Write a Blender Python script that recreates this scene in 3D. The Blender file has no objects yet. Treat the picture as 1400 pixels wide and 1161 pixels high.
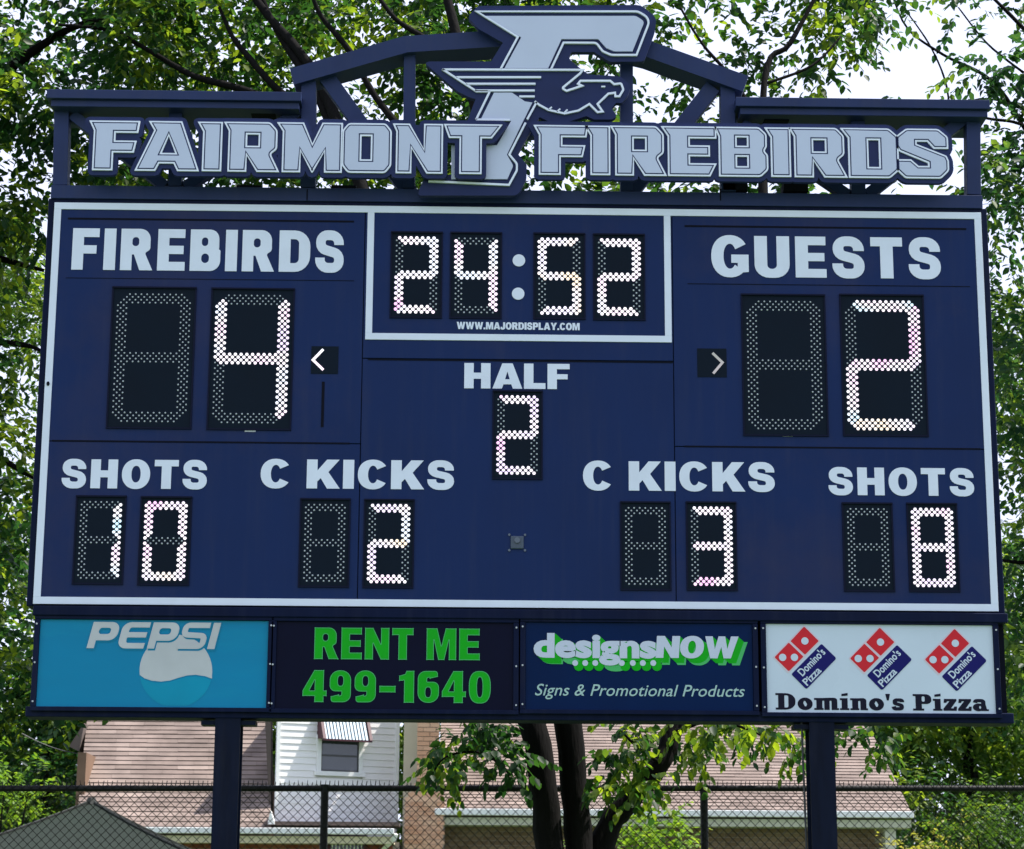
import bpy, math, random
import numpy as np
from mathutils import Vector
from mathutils.geometry import delaunay_2d_cdt

scene = bpy.context.scene
col = scene.collection
random.seed(7)
rng = np.random.default_rng(11)

# ------------------------------------------------------------------ camera
F_PX, CX, CY = 3043.0, 700.0, 580.5
CAM = np.array([-0.2849, -13.955, 1.60])
YAW, PITCH, ROLL = 0.01747, 0.22761, 0.00532
ZB = 1.60 + 2.0451                      # height of the lower edge of the scoreboard's face
_f = np.array([math.sin(YAW)*math.cos(PITCH), math.cos(YAW)*math.cos(PITCH), math.sin(PITCH)])
_r = np.array([math.cos(YAW), -math.sin(YAW), 0.0])
_u = np.cross(_r, _f)
RT = math.cos(ROLL)*_r + math.sin(ROLL)*_u
UP = -math.sin(ROLL)*_r + math.cos(ROLL)*_u
FW = _f
cam_d = bpy.data.cameras.new('camera')
cam = bpy.data.objects.new('camera', cam_d)
col.objects.link(cam)
from mathutils import Matrix
cam.matrix_world = Matrix(((RT[0], UP[0], -FW[0], CAM[0]), (RT[1], UP[1], -FW[1], CAM[1]),
                           (RT[2], UP[2], -FW[2], CAM[2]), (0, 0, 0, 1)))
cam_d.sensor_fit = 'HORIZONTAL'
cam_d.sensor_width = 36.0
cam_d.lens = F_PX/1400*36
cam_d.clip_start = 0.1
cam_d.clip_end = 3000
scene.camera = cam
cam_d.dof.use_dof = True
cam_d.dof.focus_distance = 14.3
cam_d.dof.aperture_fstop = 10

# ------------------------------------------------------------------ light
SUN_EL, SUN_AZ = math.radians(60), math.radians(82)      # from the right, just behind the plane of the board
world = bpy.data.worlds.new('World')
scene.world = world
world.use_nodes = True
wn = world.node_tree
for n in list(wn.nodes):
    wn.nodes.remove(n)
sky = wn.nodes.new('ShaderNodeTexSky')
sky.sky_type = 'NISHITA'
sky.sun_disc = False
sky.sun_elevation = SUN_EL
sky.sun_rotation = SUN_AZ
sky.air_density = 1.0
sky.dust_density = 1.0
sky.ozone_density = 1.0
bg = wn.nodes.new('ShaderNodeBackground')
bg.inputs['Strength'].default_value = 0.15
wo = wn.nodes.new('ShaderNodeOutputWorld')
# thin bright cloud over most of the sky
tcw = wn.nodes.new('ShaderNodeTexCoord')
mpw = wn.nodes.new('ShaderNodeMapping'); mpw.inputs['Scale'].default_value = (1, 1, 2.2)
nzw = wn.nodes.new('ShaderNodeTexNoise'); nzw.inputs['Scale'].default_value = 1.7; nzw.inputs['Detail'].default_value = 7
mrw = wn.nodes.new('ShaderNodeMapRange'); mrw.inputs[1].default_value = 0.36; mrw.inputs[2].default_value = 0.52; mrw.inputs[3].default_value = 0.25; mrw.inputs[4].default_value = 0.95
mxw = wn.nodes.new('ShaderNodeMix'); mxw.data_type = 'RGBA'; mxw.inputs[7].default_value = (3.02, 3.22, 4.15, 1)
wn.links.new(tcw.outputs['Generated'], mpw.inputs[0]); wn.links.new(mpw.outputs[0], nzw.inputs['Vector'])
wn.links.new(nzw.outputs[0], mrw.inputs[0]); wn.links.new(mrw.outputs[0], mxw.inputs[0])
wn.links.new(sky.outputs[0], mxw.inputs[6]); wn.links.new(mxw.outputs[2], bg.inputs[0])
wn.links.new(bg.outputs[0], wo.inputs[0])
sl = bpy.data.lights.new('sun', 'SUN')
sl.energy = 4.0
sl.angle = math.radians(0.5)
sl.color = (1.0, 0.95, 0.87)
sun = bpy.data.objects.new('sun', sl)
col.objects.link(sun)
sd = Vector((math.sin(SUN_AZ)*math.cos(SUN_EL), math.cos(SUN_AZ)*math.cos(SUN_EL), math.sin(SUN_EL)))
sun.rotation_euler = sd.to_track_quat('Z', 'Y').to_euler()
sun.location = (0, 0, 40)
scene.view_settings.view_transform = 'Standard'
scene.view_settings.look = 'None'
scene.view_settings.gamma = 1.0
scene.view_settings.use_curve_mapping = False
scene.view_settings.exposure = 1.25
scene.render.engine = 'CYCLES'

# ------------------------------------------------------------------ helpers
def at(px, py, Y=0.0):
    """world point seen at a photo position, at depth plane Y"""
    d = RT*(px-CX)/F_PX - UP*(py-CY)/F_PX + FW
    t = (Y-CAM[1])/d[1]
    p = CAM + d*t
    return p

def ppm(px, py, Y=0.0):
    a = at(px-5, py, Y); b = at(px+5, py, Y)
    return 10.0/abs(b[0]-a[0])

def tag(o, label=None, cat=None, group=None, kind=None):
    if label: o['label'] = label
    if cat: o['category'] = cat
    if group: o['group'] = group
    if kind: o['kind'] = kind
    return o

def empty(name, loc, label, cat, group=None):
    o = bpy.data.objects.new(name, None)
    o.location = loc
    o.empty_display_size = 0.2
    col.objects.link(o)
    return tag(o, label, cat, group)

class MB:
    def __init__(self):
        self.v = []; self.f = []; self.n = 0
    def add(self, verts, faces):
        b = len(self.v)
        self.v.extend([tuple(map(float, p)) for p in verts])
        self.f.extend([tuple(b+i for i in f) for f in faces])
    def box(self, x0, x1, y0, y1, z0, z1):
        self.add([(x0,y0,z0),(x1,y0,z0),(x1,y1,z0),(x0,y1,z0),(x0,y0,z1),(x1,y0,z1),(x1,y1,z1),(x0,y1,z1)],
                 [(0,3,2,1),(4,5,6,7),(0,1,5,4),(1,2,6,5),(2,3,7,6),(3,0,4,7)])
    def prism(self, pts, y0, y1):
        """convex or simple polygon given as (x, z), from y0 (front) to y1 (back)"""
        n = len(pts)
        self.add([(x, y0, z) for x, z in pts]+[(x, y1, z) for x, z in pts],
                 [tuple(range(n)), tuple(reversed(range(n, 2*n)))] + [(i+n, (i+1) % n+n, (i+1) % n, i) for i in range(n)])
    def hexa(self, p8):
        self.add(p8, [(0,3,2,1),(4,5,6,7),(0,1,5,4),(1,2,6,5),(2,3,7,6),(3,0,4,7)])
    def tube(self, path, rad, sides=6, caps=True):
        path = [np.array(p, float) for p in path]
        if not hasattr(rad, '__len__'): rad = [rad]*len(path)
        rings = []
        prev = None
        for i, p in enumerate(path):
            t = path[min(i+1, len(path)-1)] - path[max(i-1, 0)]
            t /= (np.linalg.norm(t)+1e-9)
            a = np.array([0,1.0,0]) if abs(t[1]) < 0.9 else np.array([1.0,0,0])
            if prev is not None:
                a = prev
            u = np.cross(t, a); u /= np.linalg.norm(u)+1e-9
            w = np.cross(u, t); prev = w
            rings.append([p+rad[i]*(math.cos(2*math.pi*k/sides)*u+math.sin(2*math.pi*k/sides)*w) for k in range(sides)])
        b = [q for r in rings for q in r]
        fs = []
        for i in range(len(path)-1):
            for k in range(sides):
                k2 = (k+1) % sides
                fs.append((i*sides+k, i*sides+k2, (i+1)*sides+k2, (i+1)*sides+k))
        if caps:
            fs.append(tuple(reversed(range(sides))))
            fs.append(tuple(range((len(path)-1)*sides, len(path)*sides)))
        self.add(b, fs)
    def mesh(self, name, mat, smooth=False):
        me = bpy.data.meshes.new(name)
        me.from_pydata(self.v, [], self.f)
        if mat: me.materials.append(mat)
        if smooth:
            me.polygons.foreach_set('use_smooth', [True]*len(me.polygons))
        me.update()
        return me
    def build(self, name, mat, parent=None, smooth=False, label=None, kind=None, bevel=0):
        o = bpy.data.objects.new(name, self.mesh(name, mat, smooth))
        col.objects.link(o)
        if parent is not None:
            o.parent = parent
            wp = Vector((0, 0, 0)); q = parent
            while q is not None:
                wp += Vector(q.location); q = q.parent
            o.matrix_parent_inverse = Matrix.Identity(4)
            o.location = -wp
        if label: o['label'] = label
        if kind: o['kind'] = kind
        if bevel:
            m = o.modifiers.new('bevel', 'BEVEL'); m.width = bevel; m.segments = 2; m.limit_method = 'ANGLE'
        return o

def child(name, me, parent, loc=(0,0,0), label=None, kind=None):
    """another object using an existing mesh, placed at a world location"""
    o = bpy.data.objects.new(name, me)
    col.objects.link(o)
    wp = Vector((0,0,0)); q = parent
    while q is not None:
        wp += Vector(q.location); q = q.parent
    o.parent = parent
    o.location = Vector(loc) - wp
    if label: o['label'] = label
    if kind: o['kind'] = kind
    return o

# ------------------------------------------------------------------ materials
def mat(name, base, rough=0.6, metal=0.0, var=0.0, vscale=3.0, bump=0.0, bscale=40.0, spec=0.5, dirt_sheen=None, dscale=1.5, damt=0.0, stretch=None):
    m = bpy.data.materials.new(name); m.use_nodes = True
    nt = m.node_tree; N = nt.nodes; L = nt.links
    b = N['Principled BSDF']
    b.inputs['Roughness'].default_value = rough
    b.inputs['Metallic'].default_value = metal
    b.inputs['Specular IOR Level'].default_value = spec
    b.inputs['Base Color'].default_value = (*base, 1)
    tc = N.new('ShaderNodeTexCoord')
    src = tc.outputs['Object']
    if stretch:
        mp = N.new('ShaderNodeMapping'); mp.inputs['Scale'].default_value = stretch
        L.new(src, mp.inputs[0]); src = mp.outputs[0]
    last = None
    if var:
        nz = N.new('ShaderNodeTexNoise'); nz.inputs['Scale'].default_value = vscale; nz.inputs['Detail'].default_value = 8
        L.new(src, nz.inputs['Vector'])
        mr = N.new('ShaderNodeMapRange'); mr.inputs[3].default_value = 1-var; mr.inputs[4].default_value = 1+var
        mr.inputs[1].default_value = 0.3; mr.inputs[2].default_value = 0.7
        L.new(nz.outputs[0], mr.inputs[0])
        mx = N.new('ShaderNodeVectorMath'); mx.operation = 'SCALE'; mx.inputs[0].default_value = base
        L.new(mr.outputs[0], mx.inputs['Scale'])
        last = mx.outputs[0]
        mr2 = N.new('ShaderNodeMapRange'); mr2.inputs[3].default_value = max(0.05, rough-0.12); mr2.inputs[4].default_value = min(1, rough+0.12)
        L.new(nz.outputs[0], mr2.inputs[0]); L.new(mr2.outputs[0], b.inputs['Roughness'])
    if damt:
        nz2 = N.new('ShaderNodeTexNoise'); nz2.inputs['Scale'].default_value = dscale; nz2.inputs['Detail'].default_value = 10; nz2.inputs['Roughness'].default_value = 0.7
        L.new(src, nz2.inputs['Vector'])
        mr3 = N.new('ShaderNodeMapRange'); mr3.inputs[1].default_value = 0.5; mr3.inputs[2].default_value = 0.75; mr3.inputs[4].default_value = damt
        L.new(nz2.outputs[0], mr3.inputs[0])
        mi = N.new('ShaderNodeMix'); mi.data_type = 'RGBA'
        L.new(mr3.outputs[0], mi.inputs[0])
        if last: L.new(last, mi.inputs[6])
        else: mi.inputs[6].default_value = (*base, 1)
        mi.inputs[7].default_value = (*dirt_sheen, 1)
        last = mi.outputs[2]
    if last: L.new(last, b.inputs['Base Color'])
    if bump:
        nb = N.new('ShaderNodeTexNoise'); nb.inputs['Scale'].default_value = bscale; nb.inputs['Detail'].default_value = 5
        L.new(src, nb.inputs['Vector'])
        bp = N.new('ShaderNodeBump'); bp.inputs['Strength'].default_value = bump; bp.inputs['Distance'].default_value = 0.01
        L.new(nb.outputs[0], bp.inputs['Height']); L.new(bp.outputs[0], b.inputs['Normal'])
    return m

def island_mat(name, c1, c2, c3, rough=0.8, noise=0.15):
    """colour picked for each separate piece (brick, shingle) of a mesh"""
    m = bpy.data.materials.new(name); m.use_nodes = True
    nt = m.node_tree; N = nt.nodes; L = nt.links
    b = N['Principled BSDF']; b.inputs['Roughness'].default_value = rough
    b.inputs['Specular IOR Level'].default_value = 0.25
    g = N.new('ShaderNodeNewGeometry')
    oi = N.new('ShaderNodeObjectInfo')
    ad = N.new('ShaderNodeMath'); ad.operation = 'ADD'
    L.new(g.outputs['Random Per Island'], ad.inputs[0]); L.new(oi.outputs['Random'], ad.inputs[1])
    fr = N.new('ShaderNodeMath'); fr.operation = 'FRACT'; L.new(ad.outputs[0], fr.inputs[0])
    cr = N.new('ShaderNodeValToRGB')
    cr.color_ramp.elements[0].color = (*c1, 1); cr.color_ramp.elements[1].color = (*c3, 1)
    e = cr.color_ramp.elements.new(0.5); e.color = (*c2, 1)
    L.new(fr.outputs[0], cr.inputs[0])
    nz = N.new('ShaderNodeTexNoise'); nz.inputs['Scale'].default_value = 2.0; nz.inputs['Detail'].default_value = 10
    tc = N.new('ShaderNodeTexCoord'); L.new(tc.outputs['Object'], nz.inputs['Vector'])
    mr = N.new('ShaderNodeMapRange'); mr.inputs[1].default_value = 0.3; mr.inputs[2].default_value = 0.7
    mr.inputs[3].default_value = 1-noise*1.5; mr.inputs[4].default_value = 1+noise
    L.new(nz.outputs[0], mr.inputs[0])
    vm = N.new('ShaderNodeVectorMath'); vm.operation = 'SCALE'
    L.new(cr.outputs[0], vm.inputs[0]); L.new(mr.outputs[0], vm.inputs['Scale'])
    L.new(vm.outputs[0], b.inputs['Base Color'])
    return m

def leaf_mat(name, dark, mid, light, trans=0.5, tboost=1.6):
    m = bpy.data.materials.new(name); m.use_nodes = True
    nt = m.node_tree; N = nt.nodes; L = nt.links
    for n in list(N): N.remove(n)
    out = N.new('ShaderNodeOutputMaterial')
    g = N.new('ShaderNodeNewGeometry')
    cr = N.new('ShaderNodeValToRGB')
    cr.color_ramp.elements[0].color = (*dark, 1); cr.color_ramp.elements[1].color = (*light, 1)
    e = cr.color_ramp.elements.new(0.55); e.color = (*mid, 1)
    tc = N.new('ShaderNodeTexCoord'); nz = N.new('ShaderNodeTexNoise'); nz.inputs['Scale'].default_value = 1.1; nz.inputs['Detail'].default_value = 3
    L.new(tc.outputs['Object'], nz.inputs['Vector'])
    mr = N.new('ShaderNodeMapRange'); mr.inputs[1].default_value = 0.36; mr.inputs[2].default_value = 0.64; L.new(nz.outputs[0], mr.inputs[0])  # noise clumps put sunlit yellow-green patches into the leaf colour
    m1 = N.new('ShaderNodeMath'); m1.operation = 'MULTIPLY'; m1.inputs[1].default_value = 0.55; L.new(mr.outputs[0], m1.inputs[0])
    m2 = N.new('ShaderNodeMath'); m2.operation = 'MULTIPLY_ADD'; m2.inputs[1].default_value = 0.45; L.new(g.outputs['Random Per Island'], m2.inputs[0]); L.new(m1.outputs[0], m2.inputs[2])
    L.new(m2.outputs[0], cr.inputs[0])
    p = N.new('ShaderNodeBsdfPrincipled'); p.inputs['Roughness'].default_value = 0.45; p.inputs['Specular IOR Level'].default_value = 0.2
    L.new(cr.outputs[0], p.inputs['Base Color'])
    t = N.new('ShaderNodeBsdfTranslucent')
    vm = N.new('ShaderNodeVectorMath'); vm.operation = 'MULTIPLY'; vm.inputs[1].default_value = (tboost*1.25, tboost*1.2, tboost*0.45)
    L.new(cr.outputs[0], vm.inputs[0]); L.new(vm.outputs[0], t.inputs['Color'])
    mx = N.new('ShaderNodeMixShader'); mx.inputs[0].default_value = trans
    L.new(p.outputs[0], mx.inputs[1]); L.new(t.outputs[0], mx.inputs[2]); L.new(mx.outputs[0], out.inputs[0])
    return m

def led_mat(name, c1, c2, strength):
    m = bpy.data.materials.new(name); m.use_nodes = True
    nt = m.node_tree; N = nt.nodes; L = nt.links
    b = N['Principled BSDF']
    b.inputs['Base Color'].default_value = (0.04, 0.04, 0.04, 1)
    g = N.new('ShaderNodeNewGeometry')
    tc = N.new('ShaderNodeTexCoord')
    nz = N.new('ShaderNodeTexNoise'); nz.inputs['Scale'].default_value = 4.0; nz.inputs['Detail'].default_value = 1
    L.new(tc.outputs['Object'], nz.inputs['Vector'])
    cr = N.new('ShaderNodeValToRGB')
    cr.color_ramp.elements[0].color = (*c1, 1); cr.color_ramp.elements[1].color = (*c2, 1)
    cr.color_ramp.elements[0].position = 0.35; cr.color_ramp.elements[1].position = 0.65
    e = cr.color_ramp.elements.new(0.5); e.color = (1, 0.93, 1, 1)
    L.new(nz.outputs[0], cr.inputs[0])
    L.new(cr.outputs[0], b.inputs['Emission Color'])
    b.inputs['Emission Strength'].default_value = strength
    return m

M = {}
M['navy'] = mat('navy_face_paint', (0.005, 0.019, 0.085), 0.42, var=0.10, vscale=1.2, bump=0.02, bscale=3, dirt_sheen=(0.030,0.030,0.072), damt=1.0, dscale=0.33, spec=.12)  # broad purplish patches paint the panels' reflected sheen into the base colour
M['navy_cab'] = mat('navy_cabinet_steel', (0.003, 0.007, 0.030), 0.55, var=0.15, vscale=4, dirt_sheen=(0.015,0.015,0.03), damt=0.3, spec=.08)
M['truss'] = mat('navy_truss_paint', (0.015, 0.028, 0.092), 0.5, var=0.15, vscale=3, bump=0.03, dirt_sheen=(0.03,0.035,0.07), damt=0.4, spec=.2)
M['seam'] = mat('black_gasket', (0.004, 0.005, 0.012), 0.8, spec=.1)
M['white'] = mat('white_vinyl', (0.68, 0.73, 0.84), 0.5, var=0.03, vscale=6, dirt_sheen=(0.5,0.5,0.55), damt=0.25, dscale=2.5, spec=.3)
M['silver'] = mat('silver_letter_face', (0.50, 0.55, 0.69), 0.42, var=0.06, vscale=1.5, dirt_sheen=(0.42,0.45,0.56), damt=0.4, spec=.3)
M['silver_edge'] = mat('pale_letter_edge', (0.72, 0.77, 0.88), 0.45, var=0.04, vscale=4)
M['backing'] = mat('navy_letter_backing', (0.016, 0.025, 0.085), 0.5, var=0.1, vscale=5, spec=.15)
M['module'] = mat('black_digit_mask', (0.004, 0.009, 0.018), 0.6, var=0.1, spec=.08)
M['module_rim'] = mat('dark_digit_rim', (0.004, 0.006, 0.022), 0.6, spec=.1)
M['led_off'] = mat('unlit_led', (0.42, 0.45, 0.48), 0.3)
M['led_white'] = led_mat('lit_led_white', (0.78, 0.85, 1.0), (1.0, 0.78, 0.98), 0.66)
M['led_pink'] = led_mat('lit_led_pink', (1.0, 0.55, 0.95), (0.85, 0.72, 1.0), 0.62)
M['led_warm'] = led_mat('lit_led_warm', (1.0, 0.82, 0.62), (0.85, 0.8, 1.0), 0.66)
M['led_cool'] = led_mat('lit_led_cool', (0.55, 0.85, 1.0), (1.0, 0.70, 0.98), 0.62)
M['ltgrey'] = mat('pale_grey_plastic', (0.45, 0.47, 0.5), 0.5)
M['screw'] = mat('dull_screw', (0.09, 0.11, 0.15), 0.5)
M['black'] = mat('black_steel', (0.012, 0.013, 0.018), 0.5, var=0.2, vscale=8)
M['post'] = mat('post_steel', (0.004, 0.007, 0.020), 0.55, var=0.25, vscale=5, dirt_sheen=(0.025,0.025,0.035), damt=0.4, stretch=(4,4,0.6), spec=.08)
M['sign_blue'] = mat('sky_blue_acrylic', (0.002, 0.20, 0.37), 0.3, var=0.12, vscale=0.9, stretch=(0.4,1,2.2), dirt_sheen=(0.004,0.29,0.42), damt=0.5, spec=.12)
M['sign_teal'] = mat('teal_print', (0.002, 0.26, 0.41), 0.35, var=0.1, vscale=2, spec=.12)
M['sign_offwhite'] = mat('grey_white_print', (0.47, 0.49, 0.50), 0.4, var=0.08, vscale=4, spec=.2)
M['sign_black'] = mat('black_acrylic', (0.003, 0.004, 0.018), 0.35, var=0.15, vscale=2, spec=.06)
M['sign_navy'] = mat('dark_blue_acrylic', (0.001, 0.013, 0.062), 0.35, var=0.12, vscale=2, spec=.06)
M['sign_white'] = mat('white_acrylic', (0.55, 0.63, 0.72), 0.3, var=0.04, vscale=2, spec=.15)
M['green'] = mat('green_print', (0.004, 0.36, 0.008), 0.4, var=0.06, vscale=6, spec=.12)
M['green_edge'] = mat('pale_green_edge', (0.06, 0.42, 0.12), 0.4, spec=.2)
M['mint'] = mat('mint_print', (0.33, 0.50, 0.46), 0.4)
M['lilac'] = mat('pale_lilac_print', (0.50, 0.55, 0.66), 0.4)
M['red'] = mat('red_print', (0.58, 0.018, 0.028), 0.35, var=0.05, spec=.15)
M['pinkedge'] = mat('pale_print_edge', (0.62, 0.52, 0.58), 0.4)
M['dblue'] = mat('deep_blue_print', (0.006, 0.006, 0.11), 0.35, spec=.12)
M['ink'] = mat('black_print', (0.005, 0.005, 0.018), 0.4, spec=.12)
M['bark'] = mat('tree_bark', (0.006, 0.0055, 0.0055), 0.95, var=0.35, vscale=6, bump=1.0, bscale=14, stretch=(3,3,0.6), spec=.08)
M['fence'] = mat('black_fence_paint', (0.005, 0.005, 0.006), 0.5, spec=.25)
M['grass'] = mat('grass_ground', (0.055, 0.10, 0.025), 0.9, var=0.35, vscale=0.4, bump=0.6, bscale=30)
M['siding'] = mat('white_siding_paint', (0.82, 0.80, 0.79), 0.5, var=0.03, vscale=3)
M['trim'] = mat('white_trim_paint', (0.80, 0.80, 0.79), 0.45, var=0.04)
M['cream'] = mat('cream_paint', (0.66, 0.58, 0.42), 0.6, var=0.06)
M['soffit'] = mat('sage_cream_soffit', (0.55, 0.53, 0.44), 0.6)
M['glass'] = mat('dark_window_glass', (0.05, 0.06, 0.075), 0.08, spec=0.8)
M['maroon'] = mat('maroon_trim', (0.06, 0.008, 0.018), 0.5)
M['awn_w'] = mat('white_awning_slat', (0.36, 0.45, 0.52), 0.45)
M['awn_g'] = mat('blue_green_awning_slat', (0.08, 0.15, 0.19), 0.6)
M['mortar'] = mat('mortar', (0.30, 0.25, 0.22), 0.9, var=0.1, vscale=8)
M['canopy'] = mat('dark_green_canvas', (0.013, 0.020, 0.015), 0.85, var=0.15, vscale=3, bump=0.2, bscale=6, spec=.2)
M['canopy_seam'] = mat('black_canvas_binding', (0.015, 0.018, 0.015), 0.8)
M['roofdeck'] = mat('roof_deck', (0.10, 0.075, 0.065), 0.9)
M['shingle'] = island_mat('brown_pink_shingle', (0.170, 0.130, 0.112), (0.195, 0.150, 0.130), (0.23, 0.180, 0.156), 0.9, 0.22)
M['brick_red'] = island_mat('red_brick', (0.20, 0.055, 0.035), (0.28, 0.085, 0.05), (0.33, 0.12, 0.08), 0.85)
M['brick_brown'] = island_mat('brown_brick', (0.17, 0.105, 0.07), (0.22, 0.14, 0.095), (0.26, 0.175, 0.12), 0.85)
M['brick_orange'] = island_mat('orange_brick', (0.60, 0.32, 0.20), (0.66, 0.38, 0.25), (0.70, 0.44, 0.30), 0.85)
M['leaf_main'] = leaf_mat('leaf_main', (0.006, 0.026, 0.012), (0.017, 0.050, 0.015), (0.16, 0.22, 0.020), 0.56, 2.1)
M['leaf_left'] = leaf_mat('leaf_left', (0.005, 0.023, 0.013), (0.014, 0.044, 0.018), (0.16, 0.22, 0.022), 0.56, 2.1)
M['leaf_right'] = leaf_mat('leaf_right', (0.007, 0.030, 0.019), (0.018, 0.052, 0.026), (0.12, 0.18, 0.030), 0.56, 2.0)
M['leaf_bright'] = leaf_mat('leaf_bright', (0.06, 0.13, 0.02), (0.12, 0.22, 0.03), (0.22, 0.30, 0.05), 0.5, 1.4)
M['leaf_bg'] = leaf_mat('leaf_background', (0.016, 0.040, 0.014), (0.045, 0.10, 0.020), (0.20, 0.26, 0.035), 0.5, 1.8)
M['leaf_yellow'] = leaf_mat('leaf_yellow', (0.10, 0.12, 0.03), (0.20, 0.21, 0.06), (0.34, 0.32, 0.12), 0.45)

def weather(m, amt=0.35):
    nt = m.node_tree; N = nt.nodes; L = nt.links
    b = N['Principled BSDF']; old = b.inputs['Base Color'].links[0].from_socket
    tc = N.new('ShaderNodeTexCoord'); mp = N.new('ShaderNodeMapping'); mp.inputs['Scale'].default_value = (9, 1, .55)
    nz = N.new('ShaderNodeTexNoise'); nz.inputs['Scale'].default_value = 1.4; nz.inputs['Detail'].default_value = 9; nz.inputs['Roughness'].default_value = .65
    L.new(tc.outputs['Object'], mp.inputs[0]); L.new(mp.outputs[0], nz.inputs['Vector'])
    mr = N.new('ShaderNodeMapRange'); mr.inputs[1].default_value = .5; mr.inputs[2].default_value = .8; mr.inputs[4].default_value = amt
    L.new(nz.outputs[0], mr.inputs[0])
    mi = N.new('ShaderNodeMix'); mi.data_type = 'RGBA'; L.new(mr.outputs[0], mi.inputs[0]); L.new(old, mi.inputs[6]); mi.inputs[7].default_value = (.045, .05, .085, 1)
    L.new(mi.outputs[2], b.inputs['Base Color'])
weather(M['navy'], .22); weather(M['truss'], .3); weather(M['navy_cab'], .2)
# ------------------------------------------------------------------ 2D shapes and lettering
def fillet(pts, closed):
    out = []; n = len(pts)
    for i, p in enumerate(pts):
        r = p[2] if len(p) > 2 else 0
        if r <= 0 or (not closed and i in (0, n-1)):
            out.append((p[0], p[1])); continue
        a = np.array(pts[(i-1) % n][:2], float); b = np.array(p[:2], float); c = np.array(pts[(i+1) % n][:2], float)
        u = a-b; v = c-b; lu = np.linalg.norm(u); lv = np.linalg.norm(v); u /= lu; v /= lv
        ang = math.acos(max(-1, min(1, float(u@v))))
        if ang > math.pi-0.02: out.append(tuple(b)); continue
        t = min(r/math.tan(ang/2), lu*0.5 if (closed or i > 1) else lu, lv*0.5 if (closed or i < n-2) else lv)
        rr = t*math.tan(ang/2)
        cen = b+(u+v)/np.linalg.norm(u+v)*(rr/math.sin(ang/2))
        s = b+u*t; e = b+v*t
        a0 = math.atan2(*(s-cen)[::-1]); a1 = math.atan2(*(e-cen)[::-1])
        d = (a1-a0+math.pi) % (2*math.pi)-math.pi
        k = max(2, int(abs(d)/0.26))
        for j in range(k+1):
            q = a0+d*j/k
            out.append((cen[0]+rr*math.cos(q), cen[1]+rr*math.sin(q)))
    return out

def area(p):
    return 0.5*sum(p[i][0]*p[(i+1) % len(p)][1]-p[(i+1) % len(p)][0]*p[i][1] for i in range(len(p)))

def stroke_quads(pts, w, closed=False):
    p = [np.array(q, float) for q in fillet(pts, closed)]
    q = [p[0]]
    for x in p[1:]:
        if np.linalg.norm(x-q[-1]) > 1e-6: q.append(x)
    p = q
    if closed and np.linalg.norm(p[0]-p[-1]) < 1e-6: p.pop()
    n = len(p); L = []; R_ = []
    for i in range(n):
        if closed: a, c = p[i-1], p[(i+1) % n]
        else: a, c = p[max(i-1, 0)], p[min(i+1, n-1)]
        d1 = p[i]-a; d2 = c-p[i]
        if np.linalg.norm(d1) < 1e-9: d1 = d2
        if np.linalg.norm(d2) < 1e-9: d2 = d1
        d1 = d1/np.linalg.norm(d1); d2 = d2/np.linalg.norm(d2)
        n1 = np.array([-d1[1], d1[0]]); n2 = np.array([-d2[1], d2[0]])
        m = n1+n2; lm = np.linalg.norm(m)
        m = n1 if lm < 1e-6 else m/lm
        k = min(2.5, 1/max(0.2, float(m@n1)))
        L.append(p[i]+m*k*w/2); R_.append(p[i]-m*k*w/2)
    out = []
    for i in range(n if closed else n-1):
        j = (i+1) % n
        out.append([tuple(L[i]), tuple(R_[i]), tuple(R_[j]), tuple(L[j])])
    return out

def arc(cx, cy, rx, ry, a0, a1, n=20, e=2.0):
    o = []
    for i in range(n+1):
        t = math.radians(a0+(a1-a0)*i/n); c = math.cos(t); s = math.sin(t)
        o.append((cx+rx*math.copysign(abs(c)**(2/e), c), cy+ry*math.copysign(abs(s)**(2/e), s)))
    return o

def loops(shapes):
    """list of (kind, pts, ...) -> oriented loops"""
    out = []
    for s in shapes:
        if s[0] == 's':
            for q in stroke_quads(s[1], s[2], s[3] if len(s) > 3 else False):
                if abs(area(q)) > 1e-9: out.append(q if area(q) > 0 else q[::-1])
        else:
            p = fillet(s[1], True)
            a = area(p)
            if s[0] == 'p': out.append(p if a > 0 else p[::-1])
            else: out.append(p if a < 0 else p[::-1])
    return out

def fill(lps):
    """triangulate the union (non-zero winding) of oriented loops"""
    vs = []; es = []
    for l in lps:
        b = len(vs); n = len(l)
        vs += [Vector((x, y)) for x, y in l]
        es += [(b+i, b+(i+1) % n) for i in range(n)]
    r = delaunay_2d_cdt(vs, es, [], 0, 1e-5)
    V = np.array([(v.x, v.y) for v in r[0]]); Fc = [tuple(f) for f in r[2]]
    if not Fc: return V, []
    C = np.array([V[list(f)].mean(0) for f in Fc])
    A = np.concatenate([np.array(l) for l in lps]); B = np.concatenate([np.roll(np.array(l), -1, 0) for l in lps])
    x, y = C[:, 0:1], C[:, 1:2]
    up = (A[:, 1] <= y) & (B[:, 1] > y); dn = (A[:, 1] > y) & (B[:, 1] <= y)
    cr = (B[:, 0]-A[:, 0])*(y-A[:, 1])-(x-A[:, 0])*(B[:, 1]-A[:, 1])
    wn_ = (up & (cr > 0)).sum(1)-(dn & (cr < 0)).sum(1)
    ff = []
    for f, w in zip(Fc, wn_):
        if w > 0:
            p = V[list(f)]
            a = (p[1][0]-p[0][0])*(p[2][1]-p[0][1])-(p[2][0]-p[0][0])*(p[1][1]-p[0][1])
            ff.append(f if a > 0 else f[::-1])
    return V, ff

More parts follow.
